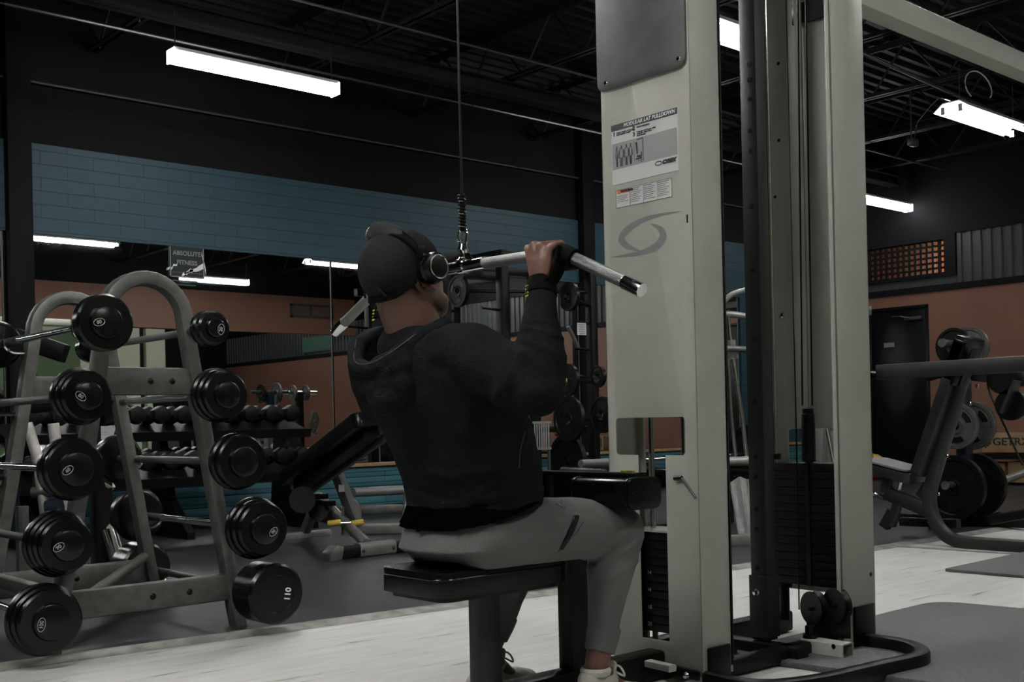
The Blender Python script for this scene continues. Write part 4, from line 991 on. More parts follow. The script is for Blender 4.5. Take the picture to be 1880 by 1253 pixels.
obj('hood_stitching', MB().tube(spl([p + V((-.012, -.012, .014)) for p, r in roll[2:7]]), .0018, 6), 'hood_seam', man)
# undershirt below the hem
us = MB(); loft(us, [(pz(1.912, hY, .548), V((0, .202, 0)), V((.178, 0, .045))), (pz(1.918, hY, .565), V((0, .196, 0)), V((.166, 0, .040))), (pz(1.925, hY, .60), V((0, .18, 0)), V((.145, 0, 0)))], 44)
blob('undershirt', us, 'undershirt', man, voxel=.007, smooth=4, disp=lambda c, n: .003 * noise.noise(c * 12))
# ---- joggers
t = MB()
loft(t, [(pz(1.90, hY, .425), V((0, .150, 0)), V((.120, 0, 0))), (pz(1.895, hY, .455), V((0, .180, 0)), V((.165, 0, 0))), (pz(1.905, hY, .50), V((0, .176, 0)), V((.152, 0, 0))), (pz(1.925, hY, .56), V((0, .158, 0)), V((.130, 0, 0)))], 36, 2.5)
for hp, kn, an, s in ((hipR, knR, ankR, -1), (hipL, knL, ankL, 1)):
    kk = kn + V((0, 0, 0)); cf = kn.lerp(an, .74)
    chain(t, [(hp + V((-.06, 0, .005)), .088), (hp + V((.05, 0, .01)), .094), (hp.lerp(kn, .55) + V((0, 0, .012)), .085), (kk + V((-.02, 0, -.002)), .069), (kn.lerp(an, .12) + V((-.018, 0, 0)), .066), (kn.lerp(an, .35) + V((-.022, 0, 0)), .062), (kn.lerp(an, .58) + V((-.012, 0, 0)), .050), (cf, .043)])
ZST = ST
pl3 = []
for (a, b_, w_, hh) in [((1075, 1040), (1185, 960), .008, .005), ((1085, 1062), (1190, 1000), .008, .006), ((1090, 1020), (1165, 975), .007, -.004), ((1100, 1080), (1192, 1040), .008, .005), ((1000, 925), (1050, 1000), .012, .004), ((1020, 925), (1100, 925), .010, .004), ((900, 1010), (1050, 985), .02, .003)]:
    pl3.append((onD(*a, 2.95), onD(*b_, 2.95), w_, hh))
def tdisp(c, n):
    d = .003 * noise.noise(V((c.x * 9, c.y * 9, c.z * 9))) + .0015 * noise.noise(c * 28)
    if n.dot(fwd) < .3:
        for a, b_, w_, hh in pl3:
            ab = b_ - a; q = c - a; q = q - fwd * q.dot(fwd); ab2 = ab - fwd * ab.dot(fwd); L2 = ab2.length; tt = q.dot(ab2) / (L2 * L2)
            if -.1 < tt < 1.1: d += hh * math.exp(-((q - ab2 * tt).length / w_) ** 2) * min(1, (tt + .1) / .2, (1.1 - tt) / .2)
    if c.z < ZST + .012 and c.x < 2.16: d = 0
    return d
joggers = blob('joggers', t, 'pants', man, voxel=.0065, smooth=5, disp=tdisp)
me = joggers.data; oz = origin_of(joggers).z
for v in me.vertices:      # sit on the pad
    x = v.co.x + man_loc[0]
    if x < 2.17 and ZST - .07 < v.co.z + oz < ZST - .001: v.co.z = ZST - .001 - oz
for kn, an in ((knR, ankR), (knL, ankL)):
    dcf = (an - kn).normalized(); c0 = kn.lerp(an, .70)
    obj('ankle_cuff', MB().lathe([(.040, 0), (.046, .004), (.0455, .03), (.041, .072), (.037, .074)], c0, dcf, 28), 'pants', man)
    sm_ = []
pk = [onD(1061, 948, 2.90), onD(1052, 975, 2.885), onD(1036, 1005, 2.875)]
# pocket zip and waist cord follow the surface: project along the view direction onto the joggers
from mathutils.bvhtree import BVHTree
def bvh_of(o):
    org = origin_of(o); return BVHTree.FromPolygons([v.co + org for v in o.data.vertices], [tuple(p.vertices) for p in o.data.polygons])
bj = bvh_of(joggers); bh = bvh_of(hoodie)
def hit(bv, px, py, off=.0):
    d = ray(px, py).normalized(); r = bv.ray_cast(V((0, 0, CAMH)), d, 6); return None if r[0] is None else r[0] - d * off
def on_cloth(name, bv, pts, r, m_, n=6):
    P = [hit(bv, *p) for p in pts]; P = [p for p in P if p is not None]
    if len(P) > 1: obj(name, MB().tube(spl(P, n), r, 6), m_, man)
on_cloth('pocket_zip', bj, [(1060, 948), (1056, 962), (1047, 982), (1031, 1009)], .0060, 'black')
on_cloth('pocket_zip', bj, [(1055, 948), (1051, 964), (1042, 984), (1030, 1008)], .0058, 'black')
on_cloth('waist_cord', bj, [(988, 895), (1005, 912), (1020, 925), (1038, 934)], .0028, 'black')
on_cloth('waist_cord', bj, [(1010, 890), (1018, 905), (1030, 920), (1036, 936)], .0022, 'iron_grey')
on_cloth('seam', bj, [(1080, 920), (1070, 960), (1040, 1000), (1005, 1028)], .0010, 'char_tube')
on_cloth('hood_seam', bh, [(968, 770), (962, 800), (955, 830), (953, 860)], .0016, 'hood_seam')
# ---- shoes
def shoe(an, yaw, nm=''):
    q = Matrix.Rotation(yaw, 3, 'Z'); base = V((an.x, an.y, 0)); g = lambda x, y, z: base + q @ V((x, y, z))
    s = MB()
    loft(s, [(g(.058, 0, .014), q @ V((0, .048, 0)), q @ V((.148, 0, 0))), (g(.058, 0, .04), q @ V((0, .049, 0)), q @ V((.140, 0, 0)))], 32, 2.6)
    chain(s, [(g(-.035, 0, .055), .037), (g(.0, 0, .06), .040), (g(.07, 0, .05), .038), (g(.14, 0, .04), .034), (g(.165, 0, .035), .030)])
    chain(s, [(g(-.02, 0, .10), .036), (g(.035, 0, .095), .033)])
    def sd(c, n): return .0015 * noise.noise(c * 45)
    o = blob('shoe', s, 'shoe', man, voxel=.005, smooth=5, disp=sd)
    for v in o.data.vertices: v.co.z = max(v.co.z, .002)
    so = MB(); loft(so, [(g(.058, 0, .001), q @ V((0, .049, 0)), q @ V((.150, 0, 0))), (g(.058, 0, .026), q @ V((0, .051, 0)), q @ V((.153, 0, 0)))], 32, 2.6)
    obj('sole', so, 'paper', o, bevel=.004)
    st2 = MB(); loft(st2, [(g(.058, 0, .030), q @ V((0, .0505, 0)), q @ V((.1455, 0, 0))), (g(.058, 0, .038), q @ V((0, .050, 0)), q @ V((.1435, 0, 0)))], 32, 2.6)
    obj('sole_stripe', st2, 'black', o)
    lc = MB()
    for k in range(5): x = .045 + .019 * k; z = .103 - .012 * k; lc.tube(spl([g(x, -.024, z - .008), g(x + .004, 0, z + .004), g(x, .024, z - .008)], 5), .0028, 6)
    lc.tube(spl([g(.035, 0, .132), g(.055, -.03, .135), g(.06, -.045, .11), g(.04, -.01, .128)], 6), .003, 6); lc.tube(spl([g(.035, 0, .132), g(.055, .03, .14), g(.065, .05, .115), g(.04, .01, .128)], 6), .003, 6)
    obj('laces', lc, 'shoe', o)
    obj('collar', MB().lathe([(.030, 0), (.040, .004), (.043, .016), (.038, .024), (.031, .020)], g(-.002, 0, .112), (.0, 0, 1), 24), 'shoe', o)
    obj('tongue', MB().prism(rrect(-.026, 0, .026, .055, .014), [], g(.034, 0, .095), q @ V((0, 1, 0)), q @ V((.25, 0, .97)), .007), 'shoe', o, bevel=.002)
shoe(ankR, -.12); shoe(ankL, .05)
# ---- cap
cp_ = MB()
seg = 36; n = 14; vs = []; fs = []
def capr(th, ph):   # th around, ph from rim to crown
    x, y, z = .111 * math.cos(ph) * math.cos(th), .088 * math.cos(ph) * math.sin(th), .100 * math.sin(ph)
    return x, y, z
for i in range(n + 1):
    for k in range(seg):
        th = 2 * PI * k / seg; back = .5 - .5 * math.cos(th); p0 = .03 - .92 * back ** 1.3; ph = p0 + (PI / 2 - p0) * i / n
        x, y, z = capr(th, ph); vs.append(H(x - .014, y, z + .014))
for i in range(n):
    for k in range(seg):
        j = (k + 1) % seg; fs.append((i * seg + k, i * seg + j, (i + 1) * seg + j, (i + 1) * seg + k))
cp_.add(vs, fs)
capo = obj('cap', cp_, 'cap', man, ang=180)
sd_ = capo.modifiers.new('t', 'SOLIDIFY'); sd_.thickness = .003; sd_.offset = 1
br_ = MB(); nb = 18; top = []; bot = []
vs = []
for i in range(6):
    f_ = i / 5
    for k in range(nb + 1):
        a = math.radians(-64 + 128 * k / nb); c_ = math.cos(a); r0x, r0y = .108, .086
        x = r0x * math.cos(a) + f_ * .085 * max(.1, c_) ** .6; y = r0y * math.sin(a) * (1 - .06 * f_)
        z = .030 - .35 * (y / .086) ** 2 * .035 * (1 + f_) - .010 * f_ ** 2
        vs.append(H(x - .014, y, z))
fs = [(i * (nb + 1) + k, i * (nb + 1) + k + 1, (i + 1) * (nb + 1) + k + 1, (i + 1) * (nb + 1) + k) for i in range(5) for k in range(nb)]
bo = obj('brim', MB().add(vs, fs), 'cap', capo, ang=180); s2 = bo.modifiers.new('t', 'SOLIDIFY'); s2.thickness = .005; s2.offset = 0
obj('button', MB().sphere(H(-.014, 0, .120), (.007, .007, .004), 12), 'cap', capo)
# arched opening and strap at the back of the cap
arc_ = [H(-.014 - .1075 * math.cos(a) , .0855 * math.sin(a), -.045 + .048 * math.cos(a / .55 * PI / 2)) for a in [math.radians(x) for x in range(-31, 32, 4)]]
obj('back_opening', MB().tube(arc_, .003, 6), 'cap', capo)
stp = [H(-.014 - .100 * math.cos(a), .080 * math.sin(a), -.046) for a in [math.radians(x) for x in range(-40, 41, 5)]]
obj('back_strap', MB().sweep(stp, [(.0015, -.008), (.0015, .008), (-.0015, .008), (-.0015, -.008)]), 'strap', capo)
# ---- wrist straps
for wr, el, y_in, y_out, s in ((wrR, elR, 2.050, 1.963, -1), (wrL, elL, MY * 2 - 2.050, MY * 2 - 1.963, 1)):
    dw = (el - wr).normalized()
    w_ = obj('wrist_strap', MB().lathe([(.029, 0), (.034, .001), (.0375, .02), (.039, .042), (.034, .044)], wr + dw * -.014, dw, 28), 'strap', man)
    yo = y_out
    loop = [wr + V((-.005, s * .034, .0)), V((BX - .022, yo + s * .008, zbar(yo) - .045)), V((BX - .012, yo + s * .016, zbar(yo) + .01))]
    obj('strap_tail', MB().sweep(spl(loop), [(.0025, -.018), (.0025, .018), (-.0025, .018), (-.0025, -.018)], upv=(1, 0, 0)), 'strap', w_)
    obj('strap_wrap', MB().cyl((BX, yo + s * .006, zbar(yo + s * .006)), (BX, yo + s * .044, zbar(yo + s * .044)), BR + .008, 24), 'strap', w_)
    pt_ = MB()
    for k in range(4):
        for j in range(2):
            p = wr + dw * (.004 + .009 * k) + V((-.0375 * math.cos(.5 - j * .3), (.0375) * math.sin(.5 - j * .3) * (1 if s < 0 else 1), 0)); pt_.sphere(p, (.002, .004, .0028), 8)
    obj('strap_print', pt_, 'lime', w_)
    obj('strap_buckle', MB().box(wr + dw * .006 + V((-.036, 0, 0)), (.004, .016, .006)), 'chrome', w_, bevel=.001)
# ---- headphones (worn: a thing of their own)
hp = thing('headphones', 'black over-ear headphones with a silver ring worn over the cap', 'headphones', tuple(H(0, 0, .1)))
bandp = []
for k in range(25):
    a = math.radians(6 + 168 * k / 24); d_ = V((-.42 * math.sin(a) ** 2, -math.cos(a), math.sin(a))).normalized()
    r_ = 1 / math.sqrt((d_.x / .111) ** 2 + (d_.y / .088) ** 2 + (d_.z / .100) ** 2) * 1.055 + .002
    q_ = d_ * r_; bandp.append(H(q_.x - .014, q_.y, q_.z + .014))
obj('headband', MB().sweep(bandp, [(.019 * math.cos(t), .0045 * math.sin(t)) for t in [2 * PI * k / 12 for k in range(12)]], upv=R_head @ V((1, 0, 0))), 'black', hp)
b2 = [p + (p - H(-.02, 0, .01)).normalized() * .0045 for p in bandp[6:19]]
obj('headband_cover', MB().sweep(b2, [(.0205 * math.cos(t), .0035 * math.sin(t)) for t in [2 * PI * k / 12 for k in range(12)]], upv=R_head @ V((1, 0, 0))), 'gloss', hp)
for s in (-1, 1):
    c0 = H(.012, s * .080, .001); ax = (R_head @ V((.10, s, -.02))).normalized()
    e = obj('ear_cup', MB().lathe([(.036, 0), (.041, .004), (.042, .016), (.038, .022), (.0385, .026), (.036, .038), (.030, .042), (.0, .042)], c0, ax, 40), 'black', hp)
    obj('ear_cushion', MB().lathe([(.022, -.012), (.036, -.012), (.041, -.004), (.040, .003), (.030, .004)], c0, ax, 36), 'vinyl', e)
    obj('silver_ring', MB().lathe([(.0262, .0415), (.0285, .0435), (.0305, .0428), (.031, .040)], c0, ax, 48), 'silver', e)
    obj('cup_disc', MB().lathe([(.0, .0395), (.026, .0395), (.026, .042)], c0, ax, 40, cap=False), 'iron', e)
    obj('yoke', MB().tube(spl([bandp[1 if s < 0 else -2], H(-.014, s * .112, .032), c0 + ax * .018 + R_head @ V((-.036, 0, .014))]), .006, 8).box(H(-.018, s * .106, .045), (.022, .010, .03), R_head), 'black', hp, bevel=.001)
# ============================================================ BARBELL RACK (left)
RKY0, RKY1 = 4.12, 4.88
rack = thing('barbell_rack', 'grey two-arch rack holding black fixed barbells in tiers', 'barbell rack', (1.80, 4.5, 0))
AT = onY(265, 497, RKY0).z - .03
def arch(y, nm):
    foot0, foot1 = (1.425, y, .008), (2.175, y, .008)
    xa, xb, zs_ = 1.655, 1.965, 1.20
    rr = (xb - xa) / 2; cxx = (xa + xb) / 2
    pts = [V(foot0), V((xa, y, zs_))]
    lp0 = [V((1.435, y, .01)), V((1.60, y, .93)), V((xa + .004, y, zs_ - .05))]
    arc = [V((cxx - rr * math.cos(t), y, AT - rr + rr * math.sin(t))) for t in [PI * k / 14 for k in range(15)]]
    rp = [V((xb - .004, y, zs_ - .05)), V((2.02, y, .90)), V((2.165, y, .01))]
    return obj(nm, MB().rect(([V((1.435, y, .01)), V((1.54, y, .55)), V((1.62, y, 1.0))] + arc + [V((2.0, y, 1.0)), V((2.075, y, .55)), V((2.165, y, .01))]), .055, .072, .016, upv=(0, 1, 0)), 'grey_tube', rack)
for y in (RKY0, RKY1):
    a = arch(y, 'arch_frame')
    for (z, x0, x1, hh) in ((.985, 1.62, 2.01, .105), (.175, 1.47, 2.14, .105)):
        c = obj('cross_bar', MB().rect([(x0, y, z), (x1, y, z)], .045, hh, .012), 'grey_tube', rack)
        for f_ in (.5, .72): obj('bolt', MB().lathe([(.004, .006), (.008, .005), (.013, 0)][::-1], (x0 + (x1 - x0) * f_, y - .022, z), (0, -1, 0), 12), 'black', c)
    for x in (1.435, 2.165): obj('foot_plate', MB().box((x, y, .004), (.16, .10, .008)), 'grey_tube', rack, bevel=.002)
obj('tie_tube', MB().rect([(1.47, RKY0, .21), (1.47, RKY1, .21)], .05, .05, .01), 'grey_tube', rack)
obj('tie_tube', MB().tube([(2.12, RKY1, .24), (1.55, RKY0 + .05, .17)], .022), 'grey_tube', rack)
HY = 3.93
def legx(side, z):
    if side < 0: return 1.435 + (1.54 - 1.435) * z / .55 if z < .55 else 1.54 + (1.62 - 1.54) * (z - .55) / .45 if z < 1 else 1.62 + .04 * (z - 1) / .2
    return 2.165 - (2.165 - 2.075) * z / .55 if z < .55 else 2.075 - (.075) * (z - .55) / .45 if z < 1 else 2.0 - .03 * (z - 1) / .2
rows = [(-1, 195, 592, 52, '80', 1, 15), (-1, 162, 727, 53, '80', 3, -40), (-1, 140, 862, 58, '60', 2, 35), (-1, 125, 1002, 62, '90', 4, 30), (-1, 95, 1143, 67, '100', 3, 80),
        (1, 395, 602, 33, '20', 2, 80), (1, 417, 725, 50, '', 3, 0), (1, 447, 848, 52, '', 2, 0), (1, 486, 972, 57, '90', 3, 40), (1, 502, 1090, 55, '110', 0, 80)]
where = {0: 'top', 1: 'second', 2: 'third', 3: 'fourth', 4: 'lowest'}
def head_profile(r, L, st):   # stepped discs seen end on; h grows away from the bar
    if st == 0: return [(.0, 0), (r - .012, 0), (r, .010), (r, L - .012), (r - .010, L), (r * .62, L), (r * .60, L - .002), (0, L - .002)]
    pr = [(.0, 0), (r * .8, 0)]
    n = max(st, 1); w_ = L * .75 / n
    for k in range(n):
        rr = r * (1 - .07 * k) if k else r; h = .004 + w_ * k
        pr += [(rr - .008, h), (rr, h + .006), (rr, h + w_ - .008), (rr - .007, h + w_ - .001)]
    rl = r * (1 - .07 * (n - 1)); h = .004 + w_ * n
    pr += [(rl * .60, h), (rl * .56, h + .012), (rl * .50, h + .015), (0, h + .015)]
    return pr
for i, (sd, px, py, rp, num, st, rot) in enumerate(rows):
    c = onY(px, py, HY - .05); d = c.dot(fwd); r = rp / FOC * d * 1.02
    z = c.z if i not in (4, 9) else max(c.z, r + .02)
    ax = c.x; L = {1: .075, 2: .10, 3: .125, 4: .15, 0: .15}[st]
    lab = 'black fixed barbell on the %s tier %s side of the rack%s' % (where[i % 5], 'left' if sd < 0 else 'right', (', marked ' + num) if num and num not in ('60', '20', '80') else '')
    t = thing('fixed_barbell', lab, 'barbell', (ax, 4.5, z), 'fixed barbells on the arch rack')
    y_in = HY - .05 + L * .8; y_far = 5.03
    obj('bar', MB().cyl((ax, y_in, z), (ax, y_far, z), .0145, 16), 'knurl' if i % 2 else 'chrome', t)
    g = obj('grip_sleeve', MB().cyl((ax, y_in, z), (ax, y_in + .20, z), .0165, 16), 'iron_grey', t); obj('grip_sleeve', MB().cyl((ax, y_far - .25, z), (ax, y_far, z), .0165, 16), 'iron_grey', t)
    h = obj('barbell_head', MB().lathe(head_profile(r, L, st), (ax, y_in, z), (0, -1, 0), 48), 'urethane', t)
    obj('barbell_head', MB().lathe(head_profile(r, L, st), (ax, y_far, z), (0, 1, 0), 48), 'urethane', t)
    if num:
        yf = y_in - (L if st == 0 else (.004 + L * .75 + .015)) - .0005
        a = math.radians(rot); uu = V((math.cos(a), 0, math.sin(a))); vv = V((-math.sin(a), 0, math.cos(a)))
        off = V((-.30 * r, 0, -.02 * r)) if sd < 0 else V((.25 * r, 0, -.1 * r))
        if st == 0: off = V((.40 * r, 0, -.05 * r))
        text('number', num, .034 if st == 0 else .018, V((ax, yf + (.002 if st == 0 else 0), z)) + off, uu, vv, 'white_ink' if st == 0 else 'label_mid', h, align='CENTER', offset=.001 if st == 0 else .0003)
        if st:
            cc_ = V((ax, yf, z)) + off; o_ = [cc_ + uu * (.020 * math.cos(t_) * (1.15 if len(num) > 2 else 1)) + vv * (.0125 * math.sin(t_)) for t_ in [2 * PI * k / 24 for k in range(24)]]
            obj('number_ring', MB().tube(o_, .0011, 6, closed=True), 'label_mid', h)
    # saddles holding the bar on both arches
    for y in (RKY0, RKY1):
        lx = legx(sd, z - .02); rs_ = rack
        obj('saddle', MB().tube(fillet([V((lx, y - .01, z - .045)), V((ax - sd * .005, y - .01, z - .045)), V((ax + sd * .026, y - .01, z - .03)), V((ax + sd * .03, y - .01, z + .005))], .015), .008, 8), 'chrome', rs_)
# ============================================================ weight plates
def plate_mb(c, ax, r, t, holes=False, hub=True):
    mb = MB(); pr = [(.026, -t / 2 + .004), (.05, -t / 2), (.055, -t / 2 + .006), (r * .80, -t / 2 + .008), (r * .84, -t / 2), (r - .004, -t / 2), (r, -t / 2 + .005), (r, t / 2 - .005), (r - .004, t / 2), (r * .84, t / 2), (r * .80, t / 2 - .008), (.055, t / 2 - .006), (.05, t / 2), (.026, t / 2 - .004), (.026, -t / 2 + .004)]
    mb.lathe(pr, c, ax, 40, cap=False); return mb
def plate(c, ax, r, t, m_, label, group, name='weight_plate', holes=0):
    th = thing(name, label, 'weight plate', tuple(c), group)
    d = obj('plate_disc', plate_mb(c, ax, r, t), m_, th)
    if holes:
        q = V(ax).normalized().to_track_quat('Z', 'Y')
        for k in range(holes):
            a0 = 2 * PI * k / holes + .4; pts = []
            for j in range(9): a = a0 + .42 * (j / 8 - .5) * 2; pts.append((r * .72 * math.cos(a), r * .72 * math.sin(a)))
            for j in range(9): a = a0 - .42 * (j / 8 - .5) * 2 * .8; pts.append((r * .48 * math.cos(a), r * .48 * math.sin(a)))
            obj('grip_recess', MB().prism(pts, [], V(c) + q @ V((0, 0, -(t / 2 - .004) - .001)), q @ V((1, 0, 0)), q @ V((0, 1, 0)), .003), 'black', th)
    return th
# ============================================================ PRESS MACHINE (right)
PX = 6.4
def pr_(px, py, x=PX): return onX(px, py, x)
base = pr_(1720, 1003); pm = thing('press_machine', 'black shoulder press machine with a tall padded backrest and light-topped seat', 'press machine', (PX, base.y, 0))
zoff = .0
mastp = [pr_(1960, 1000), pr_(1748, 985), pr_(1704, 955), pr_(1704, 915), pr_(1740, 790), pr_(1783, 640)]
mastp[0].z = .03; mastp[1].z = max(.03, mastp[1].z)
mastp = [mastp[0], V((PX, pr_(1735, 985).y, .035)), pr_(1700, 925), pr_(1783, 640)]
obj('frame', MB().rect(fillet(mastp, .16, 8), .07, .07, .012, upv=(1, 0, 0)), 'char_tube', pm)
obj('base_bar', MB().rect([pr_(1820, 955, 6.9) * 1, pr_(1960, 930, 6.9)], .06, .06, .01), 'dark_tube', pm)
bk = [pr_(1690, 880), pr_(1735, 742), pr_(1772, 640)]
def slab(a, b, w, th, m_, name, x=PX, bev=.02):
    a, b = V(a), V(b); d = (b - a).normalized(); n_ = d.cross(V((1, 0, 0))).normalized(); L = (b - a).length
    o2 = rrect(-w / 2, 0, w / 2, L, .03, 6)
    return obj(name, MB().prism(o2, [], V((x, a.y, a.z)) + n_ * th / 2, (1, 0, 0), d, -th if False else th), m_, pm, bevel=bev, seg=3)
bt = slab(pr_(1697, 872), pr_(1782, 622), .22, .06, 'vinyl_grey', 'backrest', PX - .02)
slab(pr_(1755, 705), pr_(1785, 620), .22, .08, 'vinyl', 'head_pad', PX - .02, .022)
sa, sb = pr_(1604, 856), pr_(1690, 878)
t_ = slab(sa, sb, .27, .06, 'vinyl_grey', 'seat', PX - .02)
sa2, sb2 = pr_(1606, 847), pr_(1686, 868); slab(sa2 + V((0, 0, .015)), sb2 + V((0, 0, .015)), .27, .012, mat('worn pale seat top', (.13, .13, .135), .6, noise_amt=.2, nscale=8), 'seat_top', PX - .02, .004)  # thin slab in a paler colour than the seat pad below
obj('seat_arm', MB().rect([pr_(1628, 905), pr_(1712, 940)], .06, .085, .008).rect([pr_(1628, 905), pr_(1632, 880)], .07, .07, .008, upv=(1, 0, 0)), 'char_tube', pm)
obj('seat_slider', MB().rect([pr_(1646, 905), pr_(1652, 880)], .035, .03, .004, upv=(1, 0, 0)), 'chrome', pm)
obj('pop_pin', MB().cyl(pr_(1604, 908), pr_(1625, 916), .016).sphere(pr_(1603, 908), .022, 12), 'chrome', pm)
obj('front_post', MB().rect([pr_(1648, 925), pr_(1636, 966)], .05, .05, .006, upv=(1, 0, 0)).rect([pr_(1640, 938), pr_(1624, 968)], .06, .06, .006, upv=(1, 0, 0)), 'char_tube', pm)
obj('foot_bar', MB().rect([pr_(1655, 958, 6.75), pr_(1760, 962, 6.75)], .06, .055, .006), 'dark_tube', pm)
ax_ = 5.95
q0, q1 = pr_(1612, 684, ax_), pr_(1960, 664, ax_)
obj('press_arm', MB().rect([q0, q1], .05, .085, .006), 'char_tube', pm)
obj('arm_handle', MB().cyl(pr_(1600, 688, 6.0), pr_(1614, 690, 6.0), .022), 'vinyl', pm)
obj('arm_handle', MB().tube(fillet([pr_(1703, 696), pr_(1735, 686), pr_(1790, 680)], .05), .018), 'vinyl', pm)
obj('rear_arm', MB().rect([pr_(1762, 684, 6.55), pr_(1960, 705, 6.55)], .06, .085, .006), 'char_tube', pm)
for (a, b, r) in ((1842, 694, .105), (1856, 744, .10)):
    q = pr_(a, b, 6.5); mb = MB(); pulley(mb, q, r * .9, .03, (1, 0, 0)); obj('pulley', mb, 'black', pm)
obj('pulley_link', MB().rect([pr_(1868, 700, 6.45), pr_(1842, 758, 6.45)], .02, .08, .004, upv=(1, 0, 0)), 'char_tube', pm)
obj('arm_cable', MB().tube(spl([pr_(1812, 700, 6.5), pr_(1817, 722, 6.5), pr_(1832, 756, 6.5), pr_(1850, 795, 6.5), pr_(1878, 855, 6.5)]), .006, 6), 'black', pm)
obj('knee_brace', MB().rect([pr_(1705, 890), pr_(1690, 912)], .05, .06, .006, upv=(1, 0, 0)), 'char_tube', pm)
for (a, b) in ((1794, 709), (1780, 742), (1738, 838), (1722, 908)):
    q = pr_(a, b, PX - .038); obj('bolt', MB().lathe([(0, .006), (.008, .005), (.012, 0)][::-1], q, (-1, 0, 0), 12), 'chrome', pm)
# plate tree behind it
tx = 7.6
tree = thing('plate_tree', 'black upright plate holder behind the press machine', 'plate holder', (tx, pr_(1768, 900, tx).y, 0))
yb_ = pr_(1770, 800, tx).y
obj('post', MB().rect([(tx, yb_, .02), (tx, yb_, pr_(1770, 640, tx).z)], .08, .10, .01, upv=(1, 0, 0)), 'blue_plastic', tree)
obj('foot', MB().rect([(tx - .45, yb_, .045), (tx + .45, yb_, .045)], .08, .06, .01).rect([(tx, yb_ - .5, .045), (tx, yb_ + .5, .045)], .08, .06, .01), 'dark_tube', tree)
for (a, b) in ((1770, 632), (1786, 777), (1770, 888)):
    q = pr_(a, b, tx); obj('horn', MB().cyl((tx - .28, yb_, q.z), (tx + .28, yb_, q.z), .024).cyl((tx - .285, yb_, q.z), (tx - .275, yb_, q.z), .03), 'iron_grey', tree)
gname = 'plates on the plate tree at right'
Zh = [pr_(1770, 632, tx).z, pr_(1786, 777, tx).z, pr_(1770, 888, tx).z]
plate((tx - .12, yb_ + .0, Zh[0] - .02), (1, 0, 0), .13, .03, 'iron', 'smallest black plate at the top of the holder behind the headrest', gname)
plate((tx + .10, yb_, Zh[0] - .02), (1, 0, 0), .145, .03, 'iron_grey', 'grey rimmed plate at the top of the holder, rear side', gname)
plate((tx - .06 - .05, yb_, Zh[1] - .02), (1, 0, 0), .16, .03, 'iron_grey', 'grey spoked plate at mid height, nearer of the pair', gname, holes=3)
plate((tx + .12, yb_, Zh[1] - .02), (1, 0, 0), .17, .035, 'iron_grey', 'grey plate at mid height, farther of the pair', gname, holes=3)
plate((tx - .16, yb_, Zh[2] - .02), (1, 0, 0), .225, .05, 'rubber', 'large black rubber plate low on the holder, nearest to the camera', gname, holes=3)
plate((tx + .14, yb_, Zh[2] - .02), (1, 0, 0), .225, .045, 'iron', 'large black plate with chrome hub low on the holder, behind the rubber one', gname, holes=3)
rod = thing('landmine_bar', 'silver bar end slanting up to the right from the low plates', 'barbell', tuple(pr_(1820, 888, 8.2)))
obj('bar_sleeve', MB().cyl(pr_(1815, 893, 8.2), pr_(1900, 862, 9.0), .03), 'silver_tube', rod)
# wooden boxes at the right wall
wx = 11.9
def wbox(px0, py0, px1, py1, x, label, m_='wood'):
    a, b = onX(px0, py0, x), onX(px1, py1, x); t = thing('wooden_box', label, 'box', (x + .2, (a.y + b.y) / 2, min(a.z, b.z)), 'plyo boxes stacked by the orange wall')
    o = obj('box_body', MB().bb((x, a.y, a.z), (x + .45, b.y, b.z)), m_, t, bevel=.004)
    return t, a, b
t1, a, b = wbox(1802, 796, 1960, 832, wx, 'upper plywood jump box lettered GETRX\'D under the red foam roll')
text('lettering', 'GETRX\'D', .11, (wx - .002, onX(1822, 812, wx).y, onX(1822, 812, wx).z), LU, LV, 'ink', t1, offset=.003, sx=1.15)
for k in range(3): obj('stripe', MB().bb((wx - .002, onX(1810 + 4 * k, 812, wx).y - .006, a.z - .16 + .02 * k), (wx, onX(1810 + 4 * k, 812, wx).y + .012, a.z - .03 - .02 * (2 - k) * 0)), 'ink', t1)
za = onX(1802, 833, wx).z
sh_ = thing('storage_shelf', 'long dark low shelf carrying the upper plywood box', 'shelf', (wx + .2, a.y - .8, 0))
obj('shelf_top', MB().bb((wx - .05, onX(1770, 836, wx).y, za - .06), (wx + .5, -1, za - .005)), 'dark_tube', sh_)
for yy in (onX(1775, 836, wx).y - .03, 2.6, .8): obj('shelf_leg', MB().bb((wx, yy - .03, 0), (wx + .45, yy + .03, za - .06)), 'dark_tube', sh_)
wbox(1800, 850, 1845, 888, wx + .1, 'lower plywood box under the dark shelf, left one'); wbox(1850, 848, 1960, 889, wx + .05, 'lower plywood box under the dark shelf, right one')
q = onX(1874, 784, wx); fr_ = obj('foam_roll', MB().cyl((wx + .15, q.y, a.z + .065), (wx + .15, q.y - .7, a.z + .065), .065, 20), 'red', loc=tuple(q)); tag(fr_, 'red foam roll on the upper plywood box', 'foam roller')
q = onX(1604, 872, 12.3); ball = thing('medicine_ball', 'yellow and red ball on the floor beside the black door', 'ball', (12.3, q.y, 0))
obj('lower_half', MB().lathe([(0, -.16), (.06, -.148), (.113, -.113), (.148, -.06), (.16, 0)], (12.3, q.y, .162), (0, 0, 1), 28, cap=False), 'red', ball)
obj('upper_half', MB().lathe([(.16, 0), (.148, .06), (.113, .113), (.06, .148), (0, .16)], (12.3, q.y, .162), (0, 0, 1), 28, cap=False), 'yellow', ball)
q = onX(1600, 571, 5.4); obj('upper_handle', MB().tube(fillet([q, q + V((-.10, .16, 0)), V((5.95, q0.y + .1, q0.z))], .1), .024), 'iron_grey', pm)
